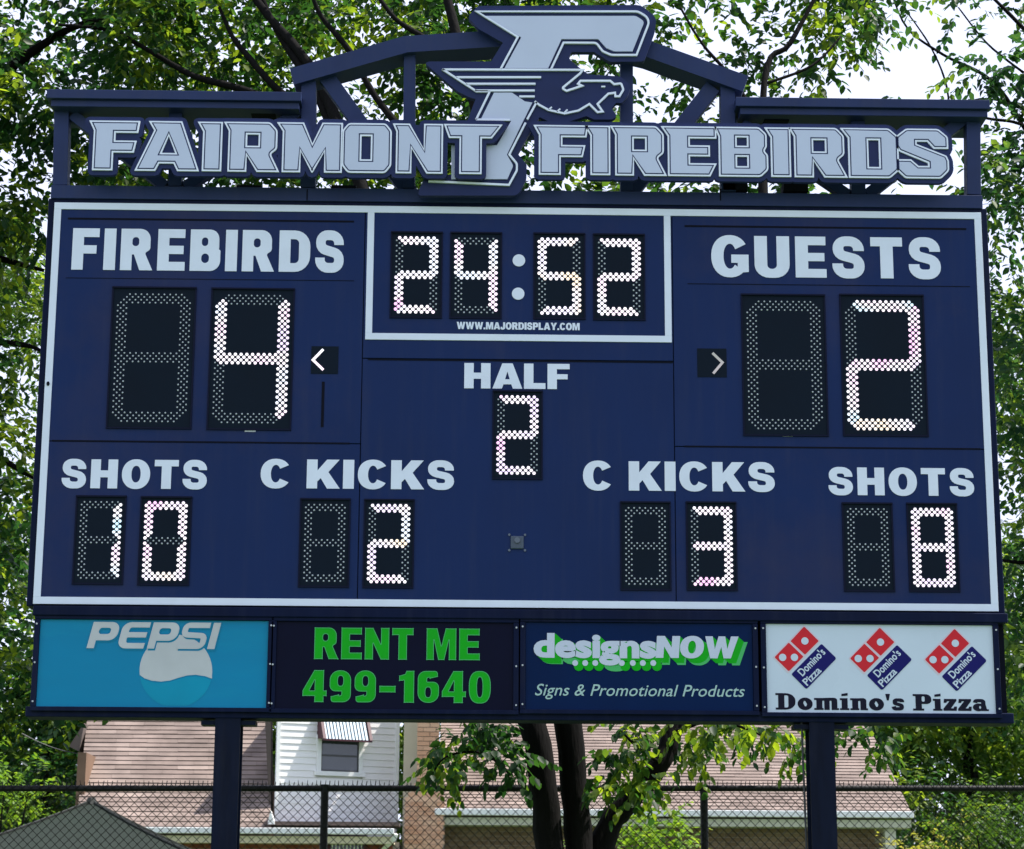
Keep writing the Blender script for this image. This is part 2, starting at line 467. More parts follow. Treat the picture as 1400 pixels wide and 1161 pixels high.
def extrude(mb, V, Fc, y0, y1, back=False, T=None):
    """V in (x, z); front faces at y0, sides to y1"""
    if T is None: T = lambda x, z: (x, z)
    used = sorted({i for f in Fc for i in f}); mp = {k: i for i, k in enumerate(used)}
    P = [T(*V[k]) for k in used]; n = len(P)
    verts = [(x, y0, z) for x, z in P]+[(x, y1, z) for x, z in P]
    faces = [tuple(mp[i] for i in f) for f in Fc]
    cnt = {}
    for f in Fc:
        for i in range(len(f)):
            a, b = f[i], f[(i+1) % len(f)]; cnt[(a, b)] = 1
    if back: faces += [tuple(mp[i]+n for i in reversed(f)) for f in Fc]
    for (a, b) in cnt:
        if (b, a) not in cnt: faces.append((mp[b], mp[a], mp[a]+n, mp[b]+n))
    mb.add(verts, faces)

def boundary(V, Fc):
    s = {(f[i], f[(i+1) % len(f)]) for f in Fc for i in range(len(f))}
    return [(V[a], V[b]) for a, b in s if (b, a) not in s]

def dilate(lps, d, k=8):
    V, Fc = fill(lps)
    out = list(lps)
    for a, b in boundary(V, Fc):
        a = np.array(a); b = np.array(b); t = b-a; l = np.linalg.norm(t)
        if l < 1e-7: continue
        n = np.array([t[1], -t[0]])/l*d
        out.append([tuple(a+n), tuple(b+n), tuple(b), tuple(a)])
        out[-1] = out[-1] if area(out[-1]) > 0 else out[-1][::-1]
        out.append([(a[0]+d*math.cos(2*math.pi*i/k), a[1]+d*math.sin(2*math.pi*i/k)) for i in range(k)])
    return out

S_, B_ = 0.28, 0.21
def rect(x0, y0, x1, y1, r=0): return [(x0, y0, r), (x1, y0, r), (x1, y1, r), (x0, y1, r)]
def ring_c(w, a0, a1, t=0.27, tv=0.21):
    return arc(w/2, .5, w/2, .515, a0, a1, 26, 2.2)+arc(w/2, .5, w/2-t, .515-tv, a1, a0, 26, 2.1)
G = {
 'F': (.66, [('p', [(0,0),(S_,0),(S_,.39),(.60,.39),(.60,.59),(S_,.59),(S_,.79),(.66,.79),(.66,1),(0,1)])]),
 'I': (.29, [('p', rect(0,0,.29,1))]),
 'E': (.68, [('p', [(0,0),(.68,0),(.68,.21),(S_,.21),(S_,.40),(.64,.40),(.64,.60),(S_,.60),(S_,.79),(.67,.79),(.67,1),(0,1)])]),
 'R': (.79, [('p', [(0,0),(S_,0),(S_,.38),(.33,.38),(.48,0),(.80,0),(.60,.42,.05),(.73,.50,.1),(.73,1,.26),(0,1)]), ('h', rect(S_,.58,.45,.80,.08))]),
 'B': (.75, [('p', [(0,0),(.75,0,.25),(.75,.50,.18),(.705,.525,.02),(.715,.56,.06),(.71,1,.24),(0,1)]), ('h', rect(S_,.60,.44,.81,.09)), ('h', rect(S_,.19,.47,.42,.10))]),
 'D': (.77, [('p', [(0,0),(.77,0,.38),(.77,1,.38),(0,1)]), ('h', [(S_,.21),(.49,.21,.2),(.49,.79,.2),(S_,.79)])]),
 'S': (.72, [('s', [(.585,.66),(.585,.895,.2),(.135,.895,.2),(.135,.57,.17),(.59,.44,.17),(.59,.105,.2),(.12,.105,.2),(.12,.35)], .235)]),
 'O': (.82, [('p', arc(.41,.5,.41,.515,0,354,40,2.15)), ('h', arc(.41,.5,.135,.29,0,350,24,2.2))]),
 'C': (.78, [('p', ring_c(.80, 33, 327))]),
 'G': (.82, [('p', ring_c(.82, 33, 318)), ('p', rect(.44,.34,.82,.54)), ('p', [(.58,.10),(.82,.12),(.82,.4),(.58,.4)])]),
 'U': (.77, [('p', [(0,1),(0,-.015,.32),(.77,-.015,.32),(.77,1),(.49,1),(.49,.20,.10),(.28,.20,.10),(.28,1)])]),
 'T': (.70, [('p', [(0,1),(0,.78),(.21,.78),(.21,0),(.49,0),(.49,.78),(.70,.78),(.70,1)])]),
 'H': (.78, [('p', [(0,0),(S_,0),(S_,.38),(.50,.38),(.50,0),(.78,0),(.78,1),(.50,1),(.50,.62),(S_,.62),(S_,1),(0,1)])]),
 'A': (.88, [('p', [(0,0),(.28,0),(.33,.17),(.56,.17),(.61,0),(.89,0),(.60,1),(.29,1)]), ('h', [(.375,.37),(.515,.37),(.445,.68)])]),
 'L': (.64, [('p', [(0,0),(.64,0),(.64,.23),(S_,.23),(S_,1),(0,1)])]),
 'K': (.86, [('p', [(0,0),(S_,0),(S_,.24),(.37,.36),(.54,0),(.88,0),(.57,.57),(.86,1),(.53,1),(S_,.62),(S_,1),(0,1)])]),
 'W': (1.15, [('p', [(.22,0),(.47,0),(.575,.52),(.68,0),(.93,0),(1.15,1),(.89,1),(.79,.42),(.69,1),(.46,1),(.36,.42),(.26,1),(0,1)])]),
 'M': (.98, [('p', [(0,0),(.24,0),(.24,.64),(.39,0),(.59,0),(.74,.64),(.74,0),(.98,0),(.98,1),(.63,1),(.49,.44),(.35,1),(0,1)])]),
 'N': (.80, [('p', [(0,0),(.27,0),(.27,.52),(.53,0),(.80,0),(.80,1),(.53,1),(.53,.48),(.27,1),(0,1)])]),
 'J': (.62, [('p', [(0,.36),(0,-.01,.28),(.62,-.01,.28),(.62,1),(.34,1),(.34,.22,.05),(.25,.22,.05),(.25,.36)])]),
 'P': (.72, [('p', [(0,0),(S_,0),(S_,.34),(.72,.34,.28),(.72,1,.28),(0,1)]), ('h', rect(S_,.54,.45,.80,.09))]),
 'Y': (.84, [('p', [(.28,0),(.56,0),(.56,.40),(.85,1),(.55,1),(.42,.64),(.29,1),(0,1),(.28,.40)])]),
 '.': (.27, [('p', rect(0,0,.26,.24))]),
 ' ': (.24, []),
 '-': (.50, [('p', rect(0,.32,.48,.52))]),
 '0': (.66, [('p', arc(.33,.5,.33,.51,0,352,32,2.6)), ('h', arc(.33,.5,.085,.32,0,345,20,2.5))]),
 '1': (.45, [('p', [(.15,0),(.45,0),(.45,1),(.22,1),(.18,.9),(0,.84),(0,.68),(.15,.70)])]),
 '4': (.72, [('p', [(.36,0),(.63,0),(.63,.19),(.72,.19),(.72,.36),(.63,.36),(.63,1),(.34,1),(0,.36),(0,.19),(.36,.19)]), ('h', [(.20,.36),(.36,.36),(.36,.70)])]),
 '9': (.66, [('p', [(.04,.18),(.04,0,.2),(.64,0,.24),(.64,1,.30),(0,1,.30),(0,.34,.24),(.36,.34),(.36,.22,.05),(.28,.20,.04),(.28,.24)]), ('h', arc(.325,.67,.085,.16,0,345,16,2.5))]),
 '6': (.66, [('p', [(.62,.82),(.62,1,.2),(.02,1,.24),(.02,0,.30),(.66,0,.30),(.66,.66,.24),(.30,.66),(.30,.78,.05),(.38,.80,.04),(.38,.76)]), ('h', arc(.335,.33,.085,.16,0,345,16,2.5))]),
}
# heavy slab lettering for the pizza sign
G2 = {
 'D': (.95, [('p', [(0,0),(.90,0,.45),(.90,1,.45),(0,1),(0,.88),(.12,.88),(.12,.12),(0,.12)]), ('h', [(.40,.13),(.58,.13,.2),(.58,.87,.2),(.40,.87)])]),
 'o': (.70, [('p', arc(.34,.36,.34,.38,0,350,28)), ('h', [(.31,.62,.05),(.25,.40,.05),(.36,.12,.05),(.43,.34,.05)])]),
 'm': (1.12, [('p', [(0,0),(.42,0),(.42,.11),(.37,.11),(.37,.56,.04),(.46,.56,.04),(.46,0),(.70,0),(.70,.56,.04),(.79,.56,.04),(.79,0),(1.12,0),(1.12,.11),(1.05,.11),(1.05,.74,.16),(.70,.74,.05),(.37,.72,.05),(.34,.72),(0,.72),(0,.60),(.10,.60),(.10,.11),(0,.11)])]),
 'n': (.80, [('p', [(0,0),(.40,0),(.40,.11),(.36,.11),(.36,.56,.04),(.46,.56,.04),(.46,0),(.80,0),(.80,.11),(.73,.11),(.73,.74,.16),(.36,.72,.05),(.34,.72),(0,.72),(0,.60),(.09,.60),(.09,.11),(0,.11)])]),
 'i': (.42, [('p', [(0,0),(.42,0),(.42,.11),(.35,.11),(.35,.72),(0,.72),(0,.60),(.08,.60),(.08,.11),(0,.11)]), ('p', [(.08,.84),(.36,.88),(.36,1.04),(.08,.98)])]),
 "'": (.24, [('p', [(.07,.60),(.15,.60),(.22,1.0,.03),(0,1.0,.03)])]),
 's': (.58, [('s', [(.46,.50),(.46,.63,.08),(.14,.63,.08),(.14,.42,.07),(.44,.31,.07),(.44,.10,.08),(.12,.09,.08),(.08,.24)], .20)]),
 'P': (.86, [('p', [(0,0),(.50,0),(.50,.12),(.40,.12),(.40,.40),(.84,.40,.28),(.84,1,.28),(0,1),(0,.88),(.12,.88),(.12,.12),(0,.12)]), ('h', rect(.40,.54,.54,.87,.08))]),
 'z': (.62, [('p', [(0,0),(.60,0),(.62,.26),(.50,.26),(.46,.15),(.34,.15),(.60,.60),(.60,.72),(.04,.72),(.02,.48),(.14,.48),(.18,.58),(.28,.58),(0,.13)])]),
 'a': (.72, [('s', [(.10,.50),(.14,.63,.08),(.48,.63,.1),(.48,.10)], .20), ('p', [(.38,0),(.72,0),(.72,.11),(.64,.11),(.58,.4),(.38,.4)]), ('p', arc(.26,.22,.26,.24,0,350,20)), ('h', arc(.33,.22,.05,.09,0,330,8))]),
 ' ': (.28, []),
}
_cache = {}
def word_fill(text, font=None, track=0.085, shear=0.0):
    """glyph triangulations of a word -> ([(V, F)...], total width)"""
    font = font or G
    x = 0; out = []
    for ch in text:
        w, sh = font[ch]
        if sh:
            key = (id(font), ch)
            if key not in _cache: _cache[key] = fill(loops(sh))
            V, Fc = _cache[key]
            V2 = V.copy(); V2[:, 0] += x+shear*V2[:, 1]
            out.append((V2, Fc))
        x += w+track
    return out, x-track

def caption(text, cx, cy, wpx, hpx, Y, thick, m, parent, name='lettering', font=None, track=0.125, shear=0.0, label=None, edge=None, edge_w=0.0):
    c = at(cx, cy, Y); s = ppm(cx, cy, Y)
    fs, W = word_fill(text, font, track, shear)
    W += shear
    # vertical scale differs a little from horizontal because the camera looks up
    a = at(cx, cy-hpx/2, Y); b = at(cx, cy+hpx/2, Y)
    sx = wpx/s/W; sz = a[2]-b[2]
    x0 = c[0]-wpx/s/2
    wid = []; k_ = 0
    for ch in text:
        if ch == ' ': k_ += 1
        else: wid.append(k_)
    last = 0; mb = MB(); me = MB(); first = None
    def flush(mb, me):
        o = mb.build(name, m, parent, label=label)
        if edge: me.build('letter_outline', edge, o)
        return o
    for (V, Fc), wk in zip(fs, wid):
        if wk != last:
            flush(mb, me); mb = MB(); me = MB(); last = wk
        T = lambda x, z: (x0+x*sx, b[2]+z*sz)
        extrude(mb, V, Fc, Y-thick, Y, T=T)
        if edge:
            P = V.copy(); P[:, 0] = x0+P[:, 0]*sx; P[:, 1] = b[2]+P[:, 1]*sz
            lp = []
            for p, q in boundary(P, Fc):
                t = q-p; l = np.linalg.norm(t)
                if l < 1e-6: continue
                n = np.array([-t[1], t[0]])/l*edge_w
                e = t/l*edge_w*0.3
                Q = [tuple(p-e), tuple(q+e), tuple(q+e+n), tuple(p-e+n)]
                lp.append(Q if area(Q) > 0 else Q[::-1])
            V3, F3 = fill(lp)
            extrude(me, V3, F3, Y-thick-0.0012, Y-thick)
    return flush(mb, me)

def builtin_text(text, cx, cy, wpx, hpx, Y, thick, m, parent, name='lettering', shear=0.0, bold=0.0, rot=0.0, label=None, copies=None, spacing=1.0, build=True):
    cu = bpy.data.curves.new('tmp_text', 'FONT')
    cu.body = text; cu.shear = shear; cu.offset = bold; cu.resolution_u = 4; cu.space_character = spacing
    o = bpy.data.objects.new('tmp_text', cu); col.objects.link(o)
    dg = bpy.context.evaluated_depsgraph_get()
    me = bpy.data.meshes.new_from_object(o.evaluated_get(dg))
    bpy.data.objects.remove(o); bpy.data.curves.remove(cu)
    V = np.array([(v.co.x, v.co.y) for v in me.vertices]); Fc = [tuple(p.vertices) for p in me.polygons]
    bpy.data.meshes.remove(me)
    F2 = []
    for f in Fc:
        F2.append(f if area([V[i] for i in f]) > 0 else f[::-1])
    mn, mx = V.min(0), V.max(0)
    V = (V-(mn+mx)/2)/(mx-mn)
    c = at(cx, cy, Y); s = ppm(cx, cy, Y)
    V = V*np.array([wpx/s, hpx/s])
    ca, sa = math.cos(rot), math.sin(rot)
    T = lambda x, z: (c[0]+ca*x-sa*z, c[2]+sa*x+ca*z)
    mb = MB()
    if copies is None:
        extrude(mb, V, F2, Y-thick, Y, T=T)
    else:
        for (dx, dz, dy) in copies:
            T2 = lambda x, z, dx=dx, dz=dz: (c[0]+x+dx/s, c[2]+z+dz/s)
            extrude(mb, V, F2, Y-thick+dy, Y, T=T2)
    return mb.build(name, m, parent, label=label)

def pxpoly(pts, Y):
    return [(at(x, y, Y)[0], at(x, y, Y)[2]) for x, y in pts]

def px_shape(shapes, Y, conv=lambda x, y: (x, y), s0=None):
    """shapes in picture units -> loops in metres at plane Y (x, z)"""
    out = []
    for s in shapes:
        pts = [(*[at(*conv(p[0], p[1]), Y)[k] for k in (0, 2)], (p[2]*s0 if len(p) > 2 else 0)) for p in s[1]]
        if s[0] == 's': out.append(('s', pts, s[2]*s0, s[3] if len(s) > 3 else False))
        else: out.append((s[0], pts))
    return loops(out)

# ------------------------------------------------------------------ setting: ground
g = MB()
g.add([(-600,-600,0),(600,-600,0),(600,900,0),(-600,900,0)], [(0,1,2,3)])
tag(g.build('ground', M['grass']), kind='structure')

# ------------------------------------------------------------------ scoreboard
board = empty('scoreboard', (0, 0.2, 0), 'large navy electronic scoreboard with white trim and lit digits on two steel posts', 'scoreboard')
TL, TR, BR, BL = at(75,277), at(1341,291), at(1365,836), at(45,826)
XL, XR = -3.05, 3.05
ZT, ZBt = ZB+2.6541, ZB
def X(px, py): return at(px, py)[0]
def Z(px, py): return at(px, py)[2]
# cabinet behind the face sheets
c = MB()
c.box(XL-0.045, XR+0.045, 0.015, 0.34, ZBt-0.01, ZT+0.035)
c.build('cabinet', M['navy_cab'], board, bevel=0.006)
# face sheets with open joints between them
xa, xb = X(500,290), X(917,290)
xa2, xb2 = X(493.5,560), X(923,560)
xa = (xa+xa2)/2; xb = (xb+xb2)/2
zl = Z(280,605); zc = Z(700,492); zr = Z(1140,612.5)
gp = 0.003
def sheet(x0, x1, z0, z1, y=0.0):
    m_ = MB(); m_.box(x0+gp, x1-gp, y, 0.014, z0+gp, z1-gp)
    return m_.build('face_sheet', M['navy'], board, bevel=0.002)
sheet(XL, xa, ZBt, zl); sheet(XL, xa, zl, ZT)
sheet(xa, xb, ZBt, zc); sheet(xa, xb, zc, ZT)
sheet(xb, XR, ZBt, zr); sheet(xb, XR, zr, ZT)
# black slots and gasket lines on the sheets
def gasket(p, q, w=0.012):
    a = at(*p); b = at(*q); z = (a[2]+b[2])/2
    m_ = MB()
    if abs(a[0]-b[0]) > abs(a[2]-b[2]): m_.box(min(a[0],b[0]), max(a[0],b[0]), -0.003, 0.001, z-w/2, z+w/2)
    else:
        x = (a[0]+b[0])/2; m_.box(x-w/2, x+w/2, -0.003, 0.001, min(a[2],b[2]), max(a[2],b[2]))
    return m_.build('gasket_strip', M['seam'], board)
gasket((93,298),(484,304)); gasket((936,309.5),(1321,313)); gasket((71,602),(478,607), 0.010)
gasket((936,611),(1340,613.5), 0.010); gasket((503,492),(920,495), 0.010)
gasket((441.3,522),(441.3,584), 0.018); gasket((940,389),(1326,391), 0.004); gasket((90,380),(484,384), 0.003)
# white trim
tw = 0.046
def trim(x0, x1, z0, z1):
    m_ = MB(); m_.box(x0, x1, -0.006, 0.002, z0, z1)
    m_.build('trim_strip', M['white'], board, bevel=0.0015)
trim(XL, XR, ZT-tw, ZT); trim(XL, XR, ZBt, ZBt+tw)
trim(XL, XL+tw, ZBt+tw, ZT-tw); trim(XR-tw, XR, ZBt+tw, ZT-tw)
cz = Z(709, 466.5)
cxl, cxr = X(501, 380), X(917.5, 380)
trim(cxl, cxr, cz, cz+0.044); trim(cxl, cxl+0.044, cz+0.044, ZT-tw); trim(cxr-0.044, cxr, cz+0.044, ZT-tw)
# captions
caption('FIREBIRDS', 285, 342.5, 372, 56.5, 0, .004, M['white'], board, label='white "FIREBIRDS" heading')
caption('GUESTS', 1129.5, 352, 314, 56, 0, .004, M['white'], board, label='white "GUESTS" heading', track=.13)
caption('HALF', 706.8, 514.5, 144, 34.5, 0, .004, M['white'], board, label='white "HALF" heading', track=.06)
caption('SHOTS', 184.2, 648.5, 199, 39.5, 0, .004, M['white'], board, label='white "SHOTS" caption on the home side')
caption('C KICKS', 489, 648.8, 265, 39.5, 0, .004, M['white'], board, label='white corner kicks caption on the home side', track=.10)
caption('C KICKS', 928.4, 651.5, 262.5, 40, 0, .004, M['white'], board, label='white corner kicks caption on the guest side', track=.10)
caption('SHOTS', 1232.2, 658.8, 199.5, 37.8, 0, .004, M['white'], board, label='white "SHOTS" caption on the guest side')
caption('WWW.MAJORDISPLAY.COM', 708.5, 446, 168, 9.8, 0, .003, M['white'], board, label='small white web address under the clock', track=.06)
for k, (x, y) in enumerate(((709.4,356.4),(708.4,401.9))):
    m_ = MB(); p = at(x, y); r = 8.6/ppm(x, y)
    m_.prism([(p[0]+r*math.cos(t*math.pi/12), p[2]+r*math.sin(t*math.pi/12)) for t in range(24)], -0.006, 0)
    m_.build('colon_dot', M['white'], board)

SEG = {'2': 'ABGED', '4': 'FGBC', '5': 'AFGCD', '0': 'ABCDEF', '1': 'BC', '3': 'ABGCD', '8': 'ABCDEFG', '': ''}
def lattice(big):
    nc, nr, t = (26, 46, 4) if big else (15, 29, 3)
    mid = (nr-1)/2
    d = {k: [] for k in 'ABCDEFG'}
    for j in range(nr):
        for i in range(nc):
            if (i+j) % 2 == (0 if not big else 1): continue
            ii = min(i, nc-1-i); jj = min(j, nr-1-j)
            left = i < nc/2; top = j < mid
            ch = 2 if big else 0
            if ii+jj <= ch: continue
            if jj < t and ii >= 0 and (jj < ii or ii >= t):
                d['A' if top else 'D'].append((i, j))
            elif ii < t and abs(j-mid) > ii:
                d[('F' if left else 'B') if top else ('E' if left else 'C')].append((i, j))
            elif abs(j-mid) < t/2 and ii >= 0:
                d['G'].append((i, j))
            elif ii < t:
                d[('F' if left else 'B') if top else ('E' if left else 'C')].append((i, j))
    return d, nc, nr
LAT = {True: lattice(True), False: lattice(False)}
names = {'A': 'top', 'B': 'upper right', 'C': 'lower right', 'D': 'bottom', 'E': 'lower left', 'F': 'upper left', 'G': 'middle'}
def digit(cx, cy, lw, lh, ch, big, tint, label):
    c_ = at(cx, cy); s = ppm(cx, cy)
    w = lw/s; h = abs(at(cx, cy-lh/2)[2]-at(cx, cy+lh/2)[2])
    mw, mh = (w*1.13, h*1.095) if big else (w*1.22, h*1.13)
    mb = MB(); x0, x1, z0, z1 = c_[0]-mw/2, c_[0]+mw/2, c_[2]-mh/2, c_[2]+mh/2
    mb.box(x0, x1, -0.004, 0.001, z0, z1)
    mod = mb.build('digit_display', M['module'], board, label=label)
    rm = MB(); rw = 0.010
    rm.box(x0-rw, x1+rw, -0.016, 0, z1, z1+rw); rm.box(x0-rw, x1+rw, -0.010, 0, z0-rw, z0)
    rm.box(x0-rw, x0, -0.010, 0, z0, z1); rm.box(x1, x1+rw, -0.010, 0, z0, z1)
    rm.build('display_rim', M['module_rim'], mod)
    d, nc, nr = LAT[big]
    lit = SEG[ch]
    for sname, pts in d.items():
        on = sname in lit
        r0 = (w/(nc-1))
        r = r0*(0.645 if on else 0.33)*(0.95 if big else 1.0)
        mb = MB()
        for (i, j) in pts:
            x = c_[0]-w/2+w*i/(nc-1); z = c_[2]+h/2-h*j/(nr-1)
            n = 6
            hgt = 0.004 if on else 0.003
            mb.add([(x, -0.004-hgt, z)]+[(x+r*math.cos(2*math.pi*k/n), -0.0045, z+r*math.sin(2*math.pi*k/n)) for k in range(n)],
                   [(0, k+1, (k+1) % n+1) for k in range(n)])
        mt = M['led_off']
        if on: mt = M['led_'+(tint if isinstance(tint, str) else tint.get(sname, 'white'))]
        mb.build('led_segment', mt, mod, kind='stuff', label=('lit ' if on else 'unlit ')+names[sname]+' segment')
BW, BH = 99, 173.5
digit(207.5, 489, BW, BH, '', True, 'white', 'unlit tens digit of the home score')
digit(343.3, 490.7, BW-1, BH, '4', True, {'B': 'pink'}, 'home score digit showing 4')
digit(1072.4, 499, BW, BH, '', True, 'white', 'unlit tens digit of the guest score')
digit(1208, 499.3, BW, BH, '2', True, {'A': 'cool', 'G': 'pink', 'E': 'cool', 'D': 'warm', 'B': 'pink'}, 'guest score digit showing 2')
CW, CH = 55, 101
digit(569.2, 376, CW, CH, '2', False, {'E': 'pink'}, 'first clock digit showing 2')
digit(650.6, 376.8, CW, CH, '4', False, 'white', 'second clock digit showing 4')
digit(764.7, 377.8, CW, CH, '5', False, 'warm', 'third clock digit showing 5')
digit(846.4, 379, CW, CH, '2', False, 'white', 'fourth clock digit showing 2')
digit(707.5, 594.8, 53, 104, '2', False, 'pink', 'half digit showing 2')
SW, SH = 53.5, 104
digit(136.1, 738.4, SW, SH, '1', False, 'cool', 'home shots digit showing 1')
digit(225.5, 739.6, SW+1, SH, '0', False, {'A': 'pink', 'F': 'pink', 'E': 'pink', 'D': 'warm'}, 'home shots digit showing 0')
digit(443.7, 742.3, SW, SH, '', False, 'white', 'unlit home corner kicks digit')
digit(531.4, 743.3, SW, SH, '2', False, {'A': 'pink', 'E': 'pink', 'G': 'warm'}, 'home corner kicks digit showing 2')
digit(882.6, 746.6, SW, SH, '', False, 'white', 'unlit guest corner kicks digit')
digit(972.8, 746.8, SW, SH, '3', False, {'G': 'pink', 'D': 'pink'}, 'guest corner kicks digit showing 3')
digit(1187, 748.1, SW, SH, '', False, 'white', 'unlit guest shots digit')
digit(1275.7, 748.6, SW, SH, '8', False, 'pink', 'guest shots digit showing 8')
# possession arrows
def arrow_box(x0, y0, x1, y1, pts, m_lit, lab):
    a = at(x0, y1); b = at(x1, y0)
    mb = MB(); mb.box(a[0], b[0], -0.004, 0, a[2], b[2])
    bx = mb.build('arrow_display', M['module'], board, label=lab)
    sh = px_shape([('s', [(x, y) for x, y in pts], 3.4)], 0, s0=1/ppm(x0, y0))
    V, Fc = fill(sh); mb = MB(); extrude(mb, V, Fc, -0.007, -0.004)
    mb.build('arrow_mark', m_lit, bx)
M['arrow_dim'] = led_mat('dim_arrow_led', (0.6,0.7,0.65), (0.7,0.75,0.75), 0.20)
arrow_box(425, 474, 463, 511, [(442,478),(428,492.5),(442,506)], M['led_white'], 'lit possession arrow pointing left')
arrow_box(953.6, 477, 993, 515.6, [(974,483),(987.6,496),(975,511)], M['arrow_dim'], 'dim possession arrow pointing right')
# small maker labels below digits, sensor plate, screws
for (x, y, w) in ((342,589.6,15),(650,433.2,13),(707,653.7,24),(1076.8,596,14)):
    p = at(x, y); w = w/ppm(x, y)/2
    mb = MB(); mb.box(p[0]-w, p[0]+w, -0.003, 0, p[2]-0.005, p[2]+0.004); mb.build('maker_label', M['ltgrey'], board)
sp = at(707, 742); mb = MB(); mb.box(sp[0]-.042, sp[0]+.042, -.012, 0, sp[2]-.042, sp[2]+.042)
M['plate'] = mat('blue_grey_plate', (0.035, 0.055, 0.085), 0.35)
so = mb.build('sensor_plate', M['plate'], board, bevel=.006)
mb = MB(); mb.prism([(sp[0]+.018*math.cos(t*math.pi/8), sp[2]+.012+.018*math.sin(t*math.pi/8)) for t in range(16)], -.024, -.012); mb.build('sensor_lens', M['screw'], so)
for dx in (-.05, .05):
    for dz in (-.05, .05):
        mb = MB(); mb.prism([(sp[0]+dx+.008*math.cos(t*math.pi/4), sp[2]+dz+.008*math.sin(t*math.pi/4)) for t in range(8)], -.008, 0); mb.build('screw', M['screw'], so)
mb = MB(); mb.prism([(at(66,525)[0]+.010*math.cos(t*math.pi/4), at(66,525)[2]+.015*math.sin(t*math.pi/4)) for t in range(8)], -.012, -.006); mb.build('trim_screw', M['seam'], board)

# support posts: I-beams
for (xt, xbm) in ((313, 311), (1121, 1124)):
    p = at(xt, 1000, 0.1); x = p[0]; w = 0.079
    mb = MB(); zt_ = Z(700, 985)+0.05
    mb.box(x-w, x+w, 0.02, 0.038, 0, zt_); mb.box(x-w, x+w, 0.182, 0.20, 0, zt_); mb.box(x-.008, x+.008, 0.038, 0.182, 0, zt_)
    mb.box(x-.2, x+.2, -.08, .3, 0, .02)
    po = mb.build('support_post', M['post'], board)
    mb = MB(); mb.box(x-.17, x+.17, 0.04, .18, Z(700, 993), Z(700, 987)); mb.build('mounting_bracket', M['post'], board)
# cable down the right post
mb = MB(); cp = [at(1096, 985, -0.0)]
x_ = at(1097, 1000, 0.02)[0]
mb.tube([(x_, 0.06, Z(1097,988)), (x_-.004, 0.05, 3.2), (x_+.012, 0.05, 2.2), (x_+.004, 0.05, 1.0), (x_, .05, .0)], 0.007, 5)
mb.build('power_cable', M['black'], board)

# ------------------------------------------------------------------ advertising strip
zt, zb_ = Z(700, 843), Z(700, 982)
rail_l, rail_r = X(34, 975), X(1387, 980)
rail_w = rail_r-rail_l
mb = MB()
mb.box(rail_l, rail_r, 0.012, 0.24, zb_-0.01, zb_+0.055)     # lower beam
mb.build('lower_beam', M['navy_cab'], board, bevel=.006)
mb = MB(); mb.box(rail_l+.02, rail_r-.02, -0.03, 0.24, ZBt-0.075, ZBt-0.014); mb.build('upper_beam', M['navy_cab'], board, bevel=.006)
mb = MB(); mb.box(rail_l+.02, rail_r-.02, 0.10, 0.2, zb_+0.056, ZBt-0.076); mb.build('strip_back', M['seam'], board)

def sign_cab(quad, m_face, label, name='sign_panel', frame=0.035):
    (x0, y0), (x1, y1), (x2, y2), (x3, y3) = quad
    xl = (X(x0, y0)+X(x3, y3))/2; xr = (X(x1, y1)+X(x2, y2))/2
    zt_ = (Z(x0, y0)+Z(x1, y1))/2; zb2 = (Z(x2, y2)+Z(x3, y3))/2
    r = empty('advertising_sign', ((xl+xr)/2, 0, zb2), label, 'sign', 'advertising signs under the scoreboard')
    f = frame
    mb = MB(); mb.box(xl, xr, 0.0, 0.02, zb2, zt_); mb.build(name, m_face, r)
    mb = MB()
    mb.box(xl-f, xr+f, -0.018, 0.09, zt_+.001, zt_+f*.8); mb.box(xl-f, xr+f, -0.018, 0.09, zb2-f*.8, zb2-.001)
    mb.box(xl-f, xl-.001, -0.018, 0.09, zb2, zt_); mb.box(xr+.001, xr+f, -0.018, 0.09, zb2, zt_)
    mb.build('sign_frame', M['navy_cab'], r, bevel=.003)
    for (sx) in (xl-f*.55, xr+f*.55):
        for sz in (zb2+.03, (zb2+zt_)/2, zt_-.03):
            mb = MB(); mb.prism([(sx+.006*math.cos(t*math.pi/4), sz+.006*math.sin(t*math.pi/4)) for t in range(8)], -.024, -.018)
            mb.build('bolt', M['ltgrey'], r)
    return r, xl, xr, zb2, zt_

# blue soft drink sign
sg, xl, xr, z0, z1 = sign_cab([(55,847),(367,849),(364,968),(50,966)], M['sign_blue'], 'bright blue soft drink sign with white lettering and globe, far left of the advert strip')
s0 = 1/ppm(210, 910)
q4 = lambda ox, oy, k: (lambda x, y: (ox+x/k, oy+y/k))
cvt = q4(30, 830, 4.0)
# globe: upper white part above the wave, lower teal part
cxg, cyg, rg = 842, 350, 199
wave = [(645,372),(670,390),(710,403),(760,408),(810,402),(860,386),(905,374),(950,371),(1000,378),(1040,392)]
upper = [(cxg+rg*math.cos(math.radians(a)), cyg-rg*math.sin(math.radians(a))) for a in range(-8, 189, 7)]
V, Fc = fill(px_shape([('p', upper+wave)], 0, cvt, s0/4)); mb = MB(); extrude(mb, V, Fc, -.002, 0)
mb.build('globe_upper_half', M['sign_offwhite'], sg)
lower = [(cxg+rg*math.cos(math.radians(a)), min(540, cyg-rg*math.sin(math.radians(a)))) for a in range(352, 190, -7)]
V, Fc = fill(px_shape([('p', [(x, y+9) for x, y in wave]+lower)], 0, cvt, s0/4)); mb = MB(); extrude(mb, V, Fc, -.0015, 0)
mb.build('globe_lower_half', M['sign_teal'], sg)
G['s5'] = None; del G['s5']
